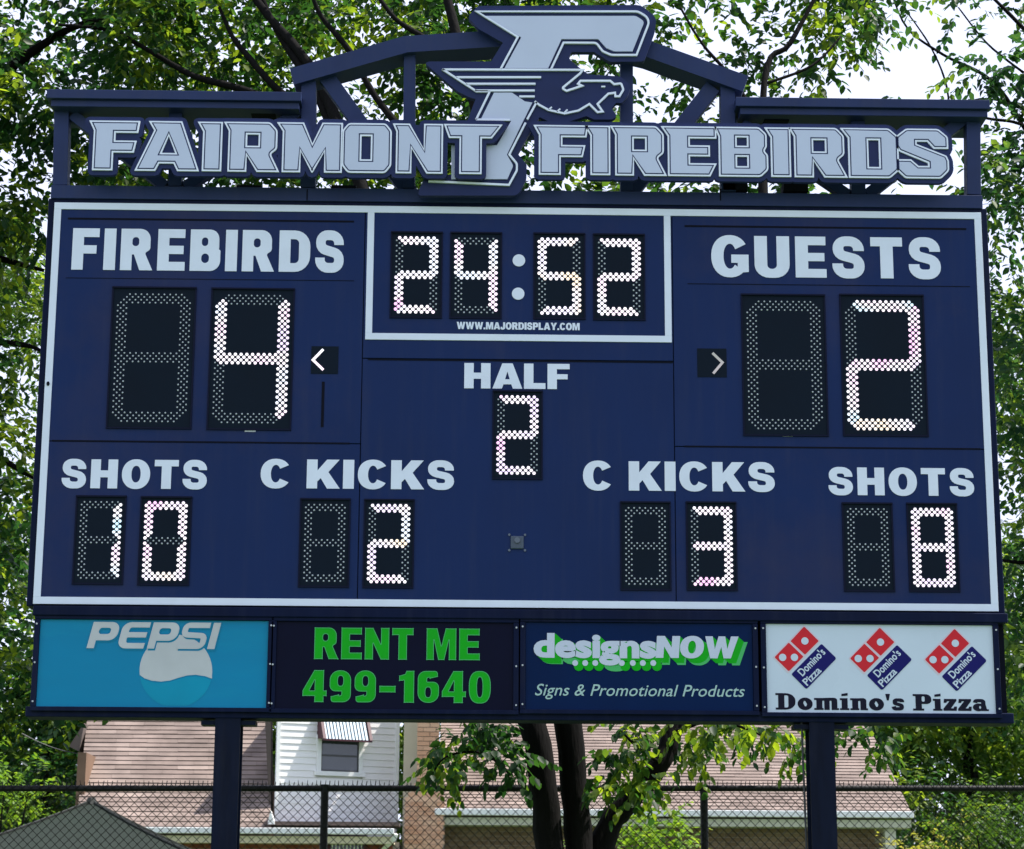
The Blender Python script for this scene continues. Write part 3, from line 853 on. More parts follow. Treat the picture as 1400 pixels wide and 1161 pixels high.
# wide rounded italic capitals
GP = {
 'P': (.98, [('p', [(0,0),(.26,0),(.26,.30),(.98,.30,.30),(.98,1,.30),(0,1)]), ('h', rect(.28,.54,.70,.78,.10))]),
 'E': (.98, [('p', [(.95,0),(.0,0,.30),(.0,1,.30),(.98,1),(.98,.80),(.30,.80,.08),(.26,.62,.04),(.94,.62),(.94,.42),(.26,.42,.04),(.28,.21,.08),(.96,.21)])]),
 'S': (.98, [('s', [(.98,.90),(.12,.90,.14),(.12,.54,.14),(.86,.50,.14),(.86,.10,.16),(.0,.10)], .205)]),
 'I': (.26, [('p', rect(0,0,.26,1))]),
}
caption('PEPSI', 210.6+1.2, 869+2.2, 183, 36.5, -0.002, .0012, M['sign_blue'], sg, name='lettering_shadow', font=GP, track=.10, shear=.22)
caption('PEPSI', 210.6, 869, 183, 36, -0.0035, .003, M['sign_offwhite'], sg, font=GP, track=.10, shear=.22, label='slanted grey white "PEPSI" lettering')

# rental sign
sg, *_ = sign_cab([(379,850),(703,852),(700,971),(376,969)], M['sign_black'], 'black rental sign with two lines of bright green lettering')
caption('RENT ME', 543, 880.5, 226, 43, 0, .003, M['green'], sg, track=.10, label='green lettering of the upper line', edge=M['green_edge'], edge_w=.0045)
caption('499-1640', 542.5, 939, 257, 43.5, 0, .003, M['green'], sg, track=.09, label='green phone number line', edge=M['green_edge'], edge_w=.0045)

# design shop sign
sg, *_ = sign_cab([(719,851),(1030,853),(1028,972),(718,970)], M['sign_navy'], 'dark blue sign with white and green shadowed lettering and script line below')
cp = [(i*1.05, -i*0.95, 0.0002*i) for i in range(9)]
builtin_text('designs', 813.5, 888, 168, 44, -0.002, .004, M['green_edge'], sg, name='lettering_shadow', bold=0.075, copies=[(8.6,-8.0,.0025)])
builtin_text('designs', 813.5, 888, 168, 44, -0.002, .004, M['green'], sg, name='lettering_shadow', bold=0.055, copies=[(i*1.05, -i*.95, .0003*i) for i in range(1, 9)])
builtin_text('designs', 813.5, 888, 168, 44, -0.004, .004, M['lilac'], sg, bold=0.045, label='pale "designs" lettering')
caption('NOW', 955+8.5, 886+7.5, 118, 32, -0.001, .001, M['green_edge'], sg, name='lettering_shadow', track=.02, shear=0.06)
for i in range(1, 8):
    caption('NOW', 953+i*1.05, 885+i*.95, 114, 30, -0.003+.00022*i, .001, M['green'], sg, name='lettering_shadow', track=.02, shear=0.06)
caption('NOW', 953, 885, 114, 30, -0.004, .003, M['lilac'], sg, track=.02, shear=0.06, label='pale "NOW" lettering')
for zx in (345,400,455,600,660,715,772):
    x, y = cvt(zx, 307); x += 670
    p = at(x, y); r = 4.0/ppm(x, y)
    for dy, dd, mm, nm in ((0, 0, M['lilac'], 'print_dot'), (.003, 5.0, M['green'], 'print_dot_shadow')):
        mb = MB(); k = dd/ppm(x, y); rr = r*(1 if not dd else 1.7)
        mb.prism([(p[0]+k+rr*math.cos(t*math.pi/8), p[2]-k*.8+rr*math.sin(t*math.pi/8)) for t in range(16)], -.0075+dy, -.001+(0.0 if not dd else .0002)); mb.build(nm, mm, sg)
builtin_text('Signs & Promotional Products', 875, 946.5, 287, 21, 0, .002, M['mint'], sg, shear=.28, bold=0.004, label='mint script line', spacing=1.02)

# pizza sign
sg, xl, xr, z0, z1 = sign_cab([(1048,853),(1356,855.5),(1362,976),(1048,974)], M['sign_white'], 'white pizza sign with three red and blue domino emblems, far right of the advert strip')
s0 = 1/ppm(1200, 910)
k8 = 3.784
for (ox, oy) in ((0,0),(391,6),(778,12)):
    cv = lambda x, y: (1030+(x+ox)/k8, 830+(y+oy)/k8)
    edge = [('p', [(262,92,8),(348,176,8),(180,345,8),(100,260,8)])]
    V, Fc = fill(px_shape(edge, 0, cv, s0/k8)); mb = MB(); extrude(mb, V, Fc, -.0015, 0)
    em = mb.build('domino_emblem', M['pinkedge'], sg)
    V, Fc = fill(px_shape([('p', [(262,101,6),(338,176,4),(267,247,4),(192,177,4)]), ('p', [(183,184,4),(259,257,4),(183,333,6),(109,260,6)])], 0, cv, s0/k8))
    mb = MB(); extrude(mb, V, Fc, -.003, -.0015); mb.build('red_tile', M['red'], em)
    V, Fc = fill(px_shape([('p', [(352,190,8),(430,266,10),(274,426,10),(196,348,8)])], 0, cv, s0/k8))
    mb = MB(); extrude(mb, V, Fc, -.003, 0); mb.build('blue_tile', M['dblue'], em)
    mb = MB()
    for (x, y) in ((266,176),(151,261),(212,261)):
        p = at(*cv(x, y)); r = 19*s0/k8
        mb.prism([(p[0]+r*math.cos(t*math.pi/10), p[2]+r*math.sin(t*math.pi/10)) for t in range(20)], -.0045, -.003)
    mb.build('tile_pips', M['sign_white'], em)
    x, y = cv(300, 284); builtin_text("Domino's", x, y, 46, 11.5, -.003, .0015, M['sign_white'], em, rot=math.radians(45), bold=0.02, name='tile_lettering')
    x, y = cv(303, 357); builtin_text("Pizza", x, y, 29, 10.5, -.003, .0015, M['sign_white'], em, rot=math.radians(45), bold=0.02, name='tile_lettering')
caption("Domino's Pizza", 1206, 960, 291, 22.5, 0, .002, M['ink'], sg, font=G2, track=.05, label='black slab lettering')

# ------------------------------------------------------------------ header truss
truss = empty('header_truss', (0, 0.1, ZT+.04), 'navy steel truss with raised centre arch on top of the scoreboard', 'truss')
def member(a, b, wpx, y0=0.02, y1=0.12, name='truss_member', m=None):
    A = at(*a, y0); B = at(*b, y0)
    A = np.array([A[0], A[2]]); B = np.array([B[0], B[2]]); t = B-A; t /= np.linalg.norm(t)
    n = np.array([-t[1], t[0]])*wpx/ppm(*a, y0)/2
    pts = [A-n, B-n, B+n, A+n]
    if area([tuple(p) for p in pts]) < 0: pts = pts[::-1]
    mb = MB(); mb.prism([tuple(p) for p in pts], y0, y1)
    return mb.build(name, m or M['truss'], truss, bevel=.003)
def hbox(px0, py0, px1, py1, ytop, ybot, y0, y1, name, m=None):
    """level box spanning two picture points; ytop/ybot picture offsets"""
    xA = at(px0, py0, y0)[0]; xB = at(px1, py1, y0)[0]
    zm = (at(px0, py0, y0)[2]+at(px1, py1, y0)[2])/2
    zt_ = zm-ytop/ppm(px0, py0, y0); zb2 = zm-ybot/ppm(px0, py0, y0)
    mb = MB(); mb.box(min(xA,xB), max(xA,xB), y0, y1, min(zt_,zb2), max(zt_,zb2))
    return mb.build(name, m or M['truss'], truss, bevel=.003)
hbox(70, 253, 1343, 267, 0, 19, 0.0, 0.30, 'bottom_rail')
for xp in (420, 985):
    hbox(xp-1, 262, xp+1, 262, -4, 13, -0.002, 0.01, 'rail_joint', M['seam'])
for side, (a, b, ya, yb) in enumerate(((64, 412, 121.5, 126), (1006, 1353, 133, 136))):
    hbox(a, ya, b, yb, 0, 13, -0.10, 0.36, 'top_cap')
    hbox(a+6, ya+14.5, b-3, yb+14.5, 0, 9.5, -0.07, 0.34, 'top_fascia')
    hbox(a+8, ya+24, b-6, yb+24, 0, 3, -0.02, 0.30, 'top_chord')
# end and centre posts
member((84,150),(82,253), 20); member((1331,160),(1332,266), 19)
member((422,95),(421,256), 20); member((995,113),(996,262), 20)
member((560,70),(559,257), 16, .03); member((857,80),(857,261), 17, .03)
member((240,148),(239,254), 18, .03); member((1173,158),(1174,265), 19, .03)
# diagonals
member((98,156),(226,254), 15, .04, .11); member((410,150),(252,255), 15, .04, .11)
member((1015,168),(1160,266), 15, .04, .11); member((1318,162),(1186,266), 16, .04, .11)
member((443,100),(560,262), 22, .04, .11); member((975,118),(862,262), 22, .04, .11)
member((428,176),(990,182), 14, .03)
# arch
for path in ([(400,106),(555,62),(700,53)], [(860,62),(885,68),(1019,116)]):
    V, Fc = fill(px_shape([('s', path, 24)], 0, s0=1/ppm(700, 90, 0)))
    mb = MB(); extrude(mb, V, Fc, -.02, .20, back=True); mb.build('arch_beam', M['truss'], truss)
for xx in ((340,262),(470,262),(620,262),(1005,256),(1088,257),(360,156),(1062,165)):
    hbox(xx[0]-17, xx[1]-9, xx[0]+17, xx[1]-9, 0, 14 if xx[1] > 200 else 9, .02, .16, 'sign_bracket', M['seam'])

# ------------------------------------------------------------------ header lettering
def off_contour(p, d):
    """mitred offset of a closed polygon; positive = to the left of travel (inward for CCW)"""
    n = len(p); o = []
    for i in range(n):
        a = np.array(p[i-1]); b = np.array(p[i]); c_ = np.array(p[(i+1) % n])
        d1 = (b-a)/np.linalg.norm(b-a); d2 = (c_-b)/np.linalg.norm(c_-b)
        n1 = np.array([-d1[1], d1[0]]); n2 = np.array([-d2[1], d2[0]])
        m_ = n1+n2; l = np.linalg.norm(m_)
        if l < 1e-3: m_ = n1; k = 1
        else: m_ /= l; k = min(1.9, 1/max(.3, float(m_@n1)))
        o.append(tuple(b+m_*k*d))
    return o
HL = {
 'F': ([(0,1),(.10,.80),(.10,0),(.50,0),(.50,.36),(.90,.36),(.95,.60),(.53,.60),(.53,.76),(.97,.76),(1,1)], []),
 'A': ([(.19,1),(.28,.81),(0,0),(.32,0),(.38,.15),(.60,.15),(.66,0),(1,0),(.71,1)], [[(.51,.70),(.41,.36),(.62,.36)]]),
 'I': ([(0,1),(.23,.80),(.23,0),(1,0),(1,1)], []),
 'R': ([(0,1),(.09,.82),(.09,0),(.42,0),(.42,.33),(.60,0),(1,0),(.84,.36,.05),(.95,.46,.1),(.95,.84,.1),(.82,1,.1)], [rect(.42,.52,.62,.75)]),
 'M': ([(0,1),(.09,.82),(.09,0),(.37,0),(.37,.42),(.54,0),(.56,0),(.73,.42),(.73,0),(1,0),(1,1),(.69,1),(.545,.58),(.41,1)], []),
 'O': ([(0,.15,.1),(0,.85,.1),(.12,1,.1),(.88,1,.1),(1,.85,.1),(1,.15,.1),(.88,0,.1),(.12,0,.1)], [rect(.39,.27,.58,.74)]),
 'N': ([(0,1),(.07,.84),(.07,0),(.38,0),(.38,.50),(.68,0),(1,0),(1,1),(.62,1),(.62,.50),(.34,1)], []),
 'T': ([(0,1),(.09,.72),(.27,.72),(.27,0),(.65,0),(.65,.72),(.82,.72),(1,1)], []),
 'E': ([(0,1),(.12,.80),(.12,0),(.88,0),(1,.26),(.52,.26),(.52,.40),(.88,.40),(.88,.62),(.52,.62),(.52,.76),(1,.76),(1,1)], []),
 'B': ([(0,1),(.08,.80),(.08,0),(.86,0,.1),(1,.14,.1),(1,.44,.1),(.93,.52,.05),(.98,.60,.08),(.98,.86,.1),(.84,1,.1)], [rect(.42,.62,.61,.79), rect(.42,.21,.61,.40)]),
 'D': ([(0,1),(.13,.80),(.13,0),(.84,0,.1),(1,.16,.1),(1,.84,.1),(.84,1,.1)], [rect(.48,.22,.66,.76)]),
 'S': ([(.20,1,.1),(.82,1,.1),(1,.84,.1),(1,.60),(.72,.60),(.60,.74),(.40,.74),(.40,.69),(.96,.46,.05),(1,.36,.05),(1,.16,.1),(.84,0,.1),(.16,0,.1),(0,.16,.1),(0,.38),(.28,.38),(.42,.25),(.60,.25),(.60,.31),(.06,.54,.05),(0,.64,.05),(0,.84,.1)], []),
}
def header_sign(letters, label, x0w, y):
    r = empty('name_sign', (x0w, y, at(400, 240, y)[2]), label, 'sign', 'cut-out name signs on the header truss')
    alll = []
    boxes = []
    for ch, pxl, pxr, pt, pb in letters:
        a = at(pxl, pb, y); b = at(pxr, pt, y)
        W = b[0]-a[0]; H = b[2]-a[2]
        o, hs = HL[ch]
        def conv(p, a=a, W=W, H=H):
            pts = [(a[0]+q[0]*W, a[2]+q[1]*H, (q[2]*H if len(q) > 2 else 0)) for q in p]
            pts = fillet(pts, True)
            return pts
        oo = conv(o); oo = oo if area(oo) > 0 else oo[::-1]
        hh = [conv(h) for h in hs]; hh = [h if area(h) < 0 else h[::-1] for h in hh]
        boxes.append((ch, oo, hh)); alll.append(oo)
    # backing board
    bl = []
    for oo in alll:
        bl += dilate([oo], 0.030)
    V, Fc = fill(bl); mb = MB(); extrude(mb, V, Fc, y, y+.035, back=True)
    mb.build('backing_board', M['backing'], r)
    for ch, oo, hh in boxes:
        V, Fc = fill([oo]+hh); mb = MB(); extrude(mb, V, Fc, y-.012, y)
        le = mb.build('letter', M['silver_edge'], r, label='letter %s' % ch)
        i1, i2 = 0.0110, 0.0185
        lp = [off_contour(oo, i2)]+[off_contour(h, i2) for h in hh]
        V, Fc = fill(lp); mb = MB(); extrude(mb, V, Fc, y-.014, y-.012)
        mb.build('letter_face', M['silver'], le)
        mb = MB()
        for h in [oo]+hh:
            A = off_contour(h, i1); B = off_contour(h, i2); n = len(A)
            mb.add([(p[0], y-.0132, p[1]) for p in A]+[(p[0], y-.0132, p[1]) for p in B], [(i, (i+1) % n, (i+1) % n+n, i+n) for i in range(n)])
        mb.build('letter_inline', M['backing'], le)
    return r
YL = -0.17
tl = lambda x: 166+(x-120)*0.0100
bl_ = lambda x: 233+(x-120)*0.0100
def seq(s):
    return [(ch, a, b, tl((a+b)/2), bl_((a+b)/2)) for ch, a, b in s]
header_sign(seq([('F',119,192),('A',184,275),('I',268,305),('R',304,384),('M',377,469),('O',467,536),('N',536,606),('T',606,687)]),
            'cut-out "FAIRMONT" lettering sign in silver and navy, left of the emblem', at(400,240,YL)[0], YL)
header_sign(seq([('F',729,804),('I',799,834),('R',834,911),('E',904,979),('B',977,1049),('I',1046,1080),('R',1079,1157),('D',1150,1227),('S',1226,1295)]),
            'cut-out "FIREBIRDS" lettering sign in silver and navy, right of the emblem', at(1000,240,YL)[0], YL)

# ------------------------------------------------------------------ emblem
YE = -0.11
ez = lambda x, y: (560+x/3.684, y/3.684)
se = 1/(ppm(740, 120, YE)*3.684)
emb = empty('emblem_sign', (at(740,240,YE)[0], YE, at(740,260,YE)[2]), 'tall slanted letter F emblem with winged bird head, standing between the two names', 'sign')
back = [(300,75,20),(345,30,30),(1165,25,60),(1245,90,50),(1235,160),(1180,310,20),(1010,312,20),(950,275,20),(930,262),(815,262,10),(800,295,15),(860,345),(900,375),(1060,385,30),(1115,430,30),(1100,480,20),(1070,520,20),(1040,518),(1018,545),(1045,585,15),(1020,602,8),(930,602),(890,585),(790,617),(700,612),(655,590),(622,640),(545,775),(590,830,20),(588,900,20),(545,985,40),(40,985,12),(50,950),(85,880),(380,880),(380,690),(280,640),(290,610),(332,500),(300,490),(240,460),(75,318,10),(100,310),(410,310),(470,215),(350,148),(298,95)]
V, Fc = fill(px_shape([('p', back)], YE, ez, se)); mb = MB(); extrude(mb, V, Fc, YE, YE+.05, back=True)
mb.build('backing_board', M['backing'], emb)
up = [(382,84),(1140,84,30),(1182,112,20),(1122,262),(1030,262,30),(990,245,10),(950,200,15),(765,200),(697,347),(478,347),(562,192)]
V, Fc = fill(px_shape([('p', up)], YE, ez, se)); mb = MB(); extrude(mb, V, Fc, YE-.012, YE); mb.build('upper_face', M['silver'], emb)
lowf = [(425,470),(515,470),(548,492),(580,514),(618,520),(566,625),(490,782),(522,838,20),(492,905),(210,905),(210,735),(440,735),(512,612),(357,608)]
V, Fc = fill(px_shape([('p', lowf)], YE, ez, se)); mb = MB(); extrude(mb, V, Fc, YE-.012, YE); mb.build('stem_face', M['silver'], emb)
lines = [[(458,352),(545,190),(338,62),(1150,62,45),(1212,100,45),(1142,281),(1015,281,40),(972,262,20),(940,220,25),(775,219),(712,352)],
         [(405,462),(335,606)], [(335,606),(505,608)], [(640,518),(592,605)], [(584,622),(502,782),(540,828,20),(540,862,20),(500,935),(95,916)],
         [(165,354),(872,356),(858,374),(768,448,6),(790,462,6),(868,436),(848,426),(860,411),(1010,411),(1030,428),(1065,424,8),(1076,455,8),(1056,489),(1036,489),(1034,471),(1000,476),(946,528),(972,566),(946,569),(905,528),(850,561),(780,576),(700,558),(652,532),(630,514)],
         [(165,352),(337,464),(395,464)], [(236,393),(662,393)], [(284,426),(634,426)], [(330,460),(630,460)], [(552,490),(630,490)],
         [(965,440),(985,440)], [(700,556),(716,543)], [(742,566),(758,552)], [(780,570),(795,556)]]
for i, ln in enumerate(lines):
    V, Fc = fill(px_shape([('s', ln, 10 if i < 11 else 7)], YE, ez, se)); mb = MB(); extrude(mb, V, Fc, YE-.016, YE)
    mb.build('outline_strip', M['silver_edge'], emb)

# ------------------------------------------------------------------ chain-link fence
YF = 4.0
zf0 = at(0, 1078, YF)[2]; zf1 = at(1400, 1078, YF)[2]; xf0 = at(0,1078,YF)[0]; xf1 = at(1400,1078,YF)[0]
zfence = lambda x: zf0+(zf1-zf0)*(x-xf0)/(xf1-xf0)
fx0, fx1 = -7.2, 7.0
fence = empty('chain_link_fence', (0, YF, 0), 'black chain link fence running behind the scoreboard posts', 'fence')
mb = MB(); mb.tube([(fx0, YF, zfence(fx0)), (fx1, YF, zfence(fx1))], .024, 10); mb.build('top_rail', M['fence'], fence, smooth=False)
px_posts = [at(443, 1120, YF)[0], at(963, 1120, YF)[0]]
sp_ = px_posts[1]-px_posts[0]
for x in (px_posts[0]-sp_*1, px_posts[0], px_posts[1], px_posts[1]+sp_):
    mb = MB(); mb.tube([(x, YF+.01, 0), (x, YF+.01, zfence(x)+.01)], .031, 10)
    p_ = mb.build('fence_post', M['fence'], fence)
    mb = MB(); mb.tube([(x, YF, zfence(x)-.03), (x, YF, zfence(x)+.03)], .034, 10); mb.build('rail_clamp', M['fence'], p_)
dm = 0.072
mb = MB()
nw = int((fx1-fx0)/(dm/2)); zt_all = 2.0
V = []; Fq = []
wr = 0.0029
for k in range(0, nw, 1):
    x = fx0+k*dm/2
    top = zfence(x)+.03
    # one picket wire zig-zags a half diamond to each side
    nz_ = int((top-0.05)/(dm/2))
    pts = []
    for j in range(nz_+1):
        z = top-j*dm/2
        xo = (dm/2 if (j+k) % 2 else 0)
        pts.append((x+xo, YF-.026+(.004 if (j+k) % 2 else -.004), z))
    pts.insert(0, (pts[0][0]+rng.uniform(-.006,.006), YF-.026, top+(.03 if k % 2 else .005)))
    P = np.array(pts)
    b = len(V)
    for p in P:
        V += [(p[0]-wr, p[1], p[2]), (p[0]+wr*.5, p[1]-wr, p[2]+wr*.87), (p[0]+wr*.5, p[1]+wr, p[2]-wr*.87)]
    for j in range(len(P)-1):
        for q in range(3):
            q2 = (q+1) % 3
            Fq.append((b+j*3+q, b+j*3+q2, b+j*3+3+q2, b+j*3+3+q))
mb.v = V; mb.f = Fq
mb.build('wire_mesh', M['fence'], fence, kind='stuff')
# second set of knuckle ends, slightly irregular, above the rail
mb = MB()
for k in range(0, nw, 2):
    x = fx0+k*dm/2+.036; t_ = zfence(x)+.03
    mb.tube([(x-.006, YF-.03, t_-.03), (x+rng.uniform(-.006,.006), YF-.026, t_+rng.uniform(.012,.03))], .0035, 4)
mb.build('wire_ends', M['fence'], fence, kind='stuff')

# ------------------------------------------------------------------ houses
def roof_courses(parent, bl, br, tr, tl_, n, m, tabw=0.45, name='shingle_course'):
    """rows of separate shingles laid from eave to ridge on the plane through four corners"""
    bl, br, tr, tl_ = map(lambda p: np.array(p, float), (bl, br, tr, tl_))
    nrm = np.cross(br-bl, tl_-bl); nrm /= np.linalg.norm(nrm)
    if nrm[2] < 0: nrm = -nrm
    for i in range(n):
        t0, t1 = i/n, (i+1.12)/n
        a0 = bl+(tl_-bl)*t0; b0 = br+(tr-br)*t0; a1 = bl+(tl_-bl)*t1; b1 = br+(tr-br)*t1
        L = np.linalg.norm(b0-a0); k = max(1, int(L/tabw)); off = (i % 2)*.5+rng.uniform(-.1,.1)
        cuts = [0]+[min(1, max(0, (j+off)/k)) for j in range(1, k)]+[1]
        mb = MB()
        for u, v in zip(cuts[:-1], cuts[1:]):
            if v-u < 1e-4: continue
            g_ = .003/L; h = .012+rng.uniform(0, .006); dz = rng.uniform(-.006,.006)*(tl_-bl)/np.linalg.norm(tl_-bl)
            p = [a0+(b0-a0)*(u+g_/2)+dz, a0+(b0-a0)*(v-g_/2)+dz, a1+(b1-a1)*(v-g_/2), a1+(b1-a1)*(u+g_/2)]
            lo = [q+nrm*.002 for q in p]; hi = [p[0]+nrm*(h+.010), p[1]+nrm*(h+.010), p[2]+nrm*.008, p[3]+nrm*.008]
            mb.add(lo+hi, [(4,5,6,7),(0,1,5,4),(1,2,6,5),(3,0,4,7)])
        mb.build(name, m, parent)

def bricks(parent, x0, x1, ytop, z0, z1, y, m, rows_parts=3, bw=.215, bh=.075):
    """running-bond bricks from the top down; the uppermost rows are separate objects"""
    g_ = .010
    unit = MB(); unit.box(-(bw-g_)/2, (bw-g_)/2, -.006, .02, -(bh-g_)/2, (bh-g_)/2)
    um = unit.mesh('brick', m)
    rest = MB(); r = 0; z = z1-bh/2; cnt = 0
    while z-bh/2 > z0:
        x = x0+bw/2+(bw/2 if r % 2 else 0)
        while x+bw/2 <= x1+1e-6:
            if r < rows_parts and cnt < 290:
                child('brick', um, parent, (x, y+rng.uniform(-.003,.003), z)); cnt += 1
            else:
                rest.box(x-(bw-g_)/2, x+(bw-g_)/2, y-.006, y+.02, z-(bh-g_)/2, z+(bh-g_)/2)
            x += bw
        if r % 2:
            rest.box(x0, x0+bw/2-g_, y-.006, y+.02, z-(bh-g_)/2, z+(bh-g_)/2)
        z -= bh; r += 1
    if rest.v: rest.build('brick_courses', m, parent, kind='stuff')

YH = 22.0
# --- left house
h1 = empty('white_house', (at(330,1100,YH+3)[0], YH+3, 0), 'white sided house with red brick base, striped awning and pinkish brown roof', 'house')
e_l = at(104, 1131, YH); e_r = at(371, 1131, YH)
r_l = at(121, 965, YH+3.0); r_r = at(366, 965, YH+3.0)
ze = (e_l[2]+e_r[2])/2
e_l[2] = e_r[2] = ze; r_l[2] = r_r[2] = (r_l[2]+r_r[2])/2
dk = MB(); dk.add([e_l, e_r, r_r, r_l, e_l-[0,0,.12], e_r-[0,0,.12], r_r-[0,0,.12], r_l-[0,0,.12]], [(0,1,2,3),(7,6,5,4),(0,4,5,1),(1,5,6,2),(2,6,7,3),(3,7,4,0)])
rf = dk.build('roof', M['roofdeck'], h1)
roof_courses(rf, e_l, e_r, r_r, r_l, 27, M['shingle'])
# back slope of the roof
bk = MB(); rb_l = r_l+[0,3.2,-2.1]; rb_r = r_r+[0,3.2,-2.1]
bk.add([r_l, r_r, rb_r, rb_l], [(0,1,2,3)]); bk.build('back_roof_slope', M['roofdeck'], h1)
mb = MB(); mb.box(e_l[0]+.6, e_r[0]+1.95, YH-.13, YH-.02, ze-.10, ze-.005); mb.build('gutter', M['trim'], h1, bevel=.01)
mb = MB(); mb.box(e_l[0]+.6, e_r[0]+1.95, YH-.02, YH+.45, ze-.24, ze-.13); mb.build('soffit', M['cream'], h1)
wl, wr_ = at(110,1131,YH)[0], at(545,1131,YH)[0]
yw = YH+.38
mb = MB(); mb.box(wl, wr_, yw+.004, yw+6.0, 0, ze-.2); mb.build('lower_wall', M['mortar'], h1)
bricks(h1, wl, wr_, 0, 0.02, ze-.24, yw, M['brick_red'])
# left gable overhang seen at the roof's left edge
g0 = at(118,990,YH+2.2); g1 = at(97,1022,YH+2.2); g2 = at(111,1029,YH+2.2)
mb = MB(); mb.prism([(g0[0],g0[2]),(g1[0],g1[2]),(g2[0],g2[2])], YH+2.0, YH+4.5); mb.build('side_eave', M['roofdeck'], h1)
mb = MB(); w0 = at(105,1028,YH+.6); mb.box(w0[0], w0[0]+.14, YH+.7, YH+4.5, 0, w0[2]); mb.build('side_wall', M['brick_brown'], h1)
# two-storey sided block
_before = set(h1.children)
YS = YH+.9
sx0, sx1 = at(372,1060,YS)[0], at(551,1060,YS)[0]
sz0, sz1 = at(460,1128,YS)[2], at(460,930,YS)[2]
nb = 22; wx0, wx1 = at(437,1030,YS)[0], at(492,1030,YS)[0]; wz0, wz1 = at(465,1055,YS)[2], at(465,1012,YS)[2]
fr_ = .075
for i in range(nb):
    za = sz0+(sz1-sz0)*i/nb; zb3 = sz0+(sz1-sz0)*(i+1)/nb
    spans = [(sx0+.06, sx1-.06)]
    if zb3 > wz0-fr_ and za < wz1+fr_: spans = [(sx0+.06, wx0-fr_), (wx1+fr_, sx1-.06)]
    for (u, v) in spans:
        mb = MB()
        mb.add([(u,YS-.014,za+.001),(v,YS-.014,za+.001),(v,YS-.003,zb3),(u,YS-.003,zb3),(u,YS+.02,za+.002),(v,YS+.02,za+.002),(v,YS+.02,zb3),(u,YS+.02,zb3)],
               [(0,1,2,3),(4,5,1,0),(1,5,6,2),(0,3,7,4)])
        mb.build('siding_board', M['siding'], h1)
for (u, v) in ((sx0, sx0+.06), (sx1-.06, sx1)):
    mb = MB(); mb.box(u, v, YS-.03, YS+.02, sz0, sz1); mb.build('corner_board', M['trim'], h1)
mb = MB()
mb.box(wx0-fr_, wx0, YS-.035, YS+.01, wz0-fr_, wz1+fr_); mb.box(wx1, wx1+fr_, YS-.035, YS+.01, wz0-fr_, wz1+fr_)
mb.box(wx0, wx1, YS-.035, YS+.01, wz1, wz1+fr_); mb.box(wx0-.04-fr_, wx1+.04+fr_, YS-.05, YS+.01, wz0-fr_, wz0-.004)
win = mb.build('window', M['trim'], h1)
mb = MB(); mb.box(wx0, wx1, YS-.005, YS+.005, wz0, wz1); mb.build('pane', M['glass'], win)
M['sash'] = mat('dark_sash', (.05,.05,.055), .4)
mb = MB(); zm = (wz0+wz1)/2
for (u, v, a, b) in ((wx0,wx1,zm-.015,zm+.015),(wx0,wx1,wz0,wz0+.025),(wx0,wx1,wz1-.025,wz1),(wx0,wx0+.02,wz0,wz1),(wx1-.02,wx1,wz0,wz1)):
    mb.box(u, v, YS-.018, YS-.006, a, b)
mb.build('sash', M['sash'], win)
# striped awning
ax0, ax1 = at(433,1010,YS-.4)[0], at(497,1010,YS-.4)[0]
az0 = at(465,1010,YS-.4)[2]; az1 = at(465,972,YS)[2]
aw = MB(); aw.box(ax0-.05, ax1+.05, YS-.30, YS-.28, az0-.03, az0+.0); awo = aw.build('awning', M['maroon'], h1)
ns = 13
for i in range(ns):
    u = ax0+(ax1-ax0)*i/ns; v = ax0+(ax1-ax0)*(i+.62)/ns
    mb = MB(); mb.hexa([(u,YS-.30,az0),(v,YS-.30,az0),(v,YS-.28,az0),(u,YS-.28,az0),(u,YS-.04,az1),(v,YS-.04,az1),(v,YS-.02,az1),(u,YS-.02,az1)])
    mb.build('awning_slat', M['awn_w'], awo)
mb = MB(); mb.hexa([(ax0,YS-.275,az0),(ax1,YS-.275,az0),(ax1,YS-.265,az0),(ax0,YS-.265,az0),(ax0,YS-.015,az1),(ax1,YS-.015,az1),(ax1,YS-.005,az1),(ax0,YS-.005,az1)])
mb.build('awning_backing', M['awn_g'], awo)
for u in (ax0-.045, ax1+.005):
    mb = MB(); mb.hexa([(u,YS-.31,az0),(u+.05,YS-.31,az0),(u+.05,YS-.0,az0+.02),(u,YS-.0,az0+.02),(u,YS-.06,az1+.02),(u+.05,YS-.06,az1+.02),(u+.05,YS,az1+.03),(u,YS,az1+.03)])
    mb.build('awning_side', M['maroon'], awo)
# this block stands turned a little to the right
_piv = Vector(((sx0+sx1)/2, YS, 0)); _R = Matrix.Translation(_piv) @ Matrix.Rotation(math.radians(24), 4, 'Z') @ Matrix.Translation(-_piv)
_done = set()
for o in bpy.data.objects:
    p = o
    while p.parent is not None and p.parent != h1: p = p.parent
    if p.parent == h1 and p not in _before and o.type == 'MESH' and o.data.name not in _done:
        o.data.transform(_R); _done.add(o.data.name)
_a = _R @ Vector((sx0+.004, YS+.02, 0)); _b = _R @ Vector((sx1-.004, YS+.02, 0))
mb = MB(); mb.hexa([(_a.x,_a.y,sz0-.5),(_b.x,_b.y,sz0-.5),(_b.x-.3,YS+4,sz0-.5),(_a.x,YS+4,sz0-.5),(_a.x,_a.y,sz1),(_b.x,_b.y,sz1),(_b.x-.3,YS+4,sz1),(_a.x,YS+4,sz1)]); mb.build('upper_wall', M['siding'], h1)
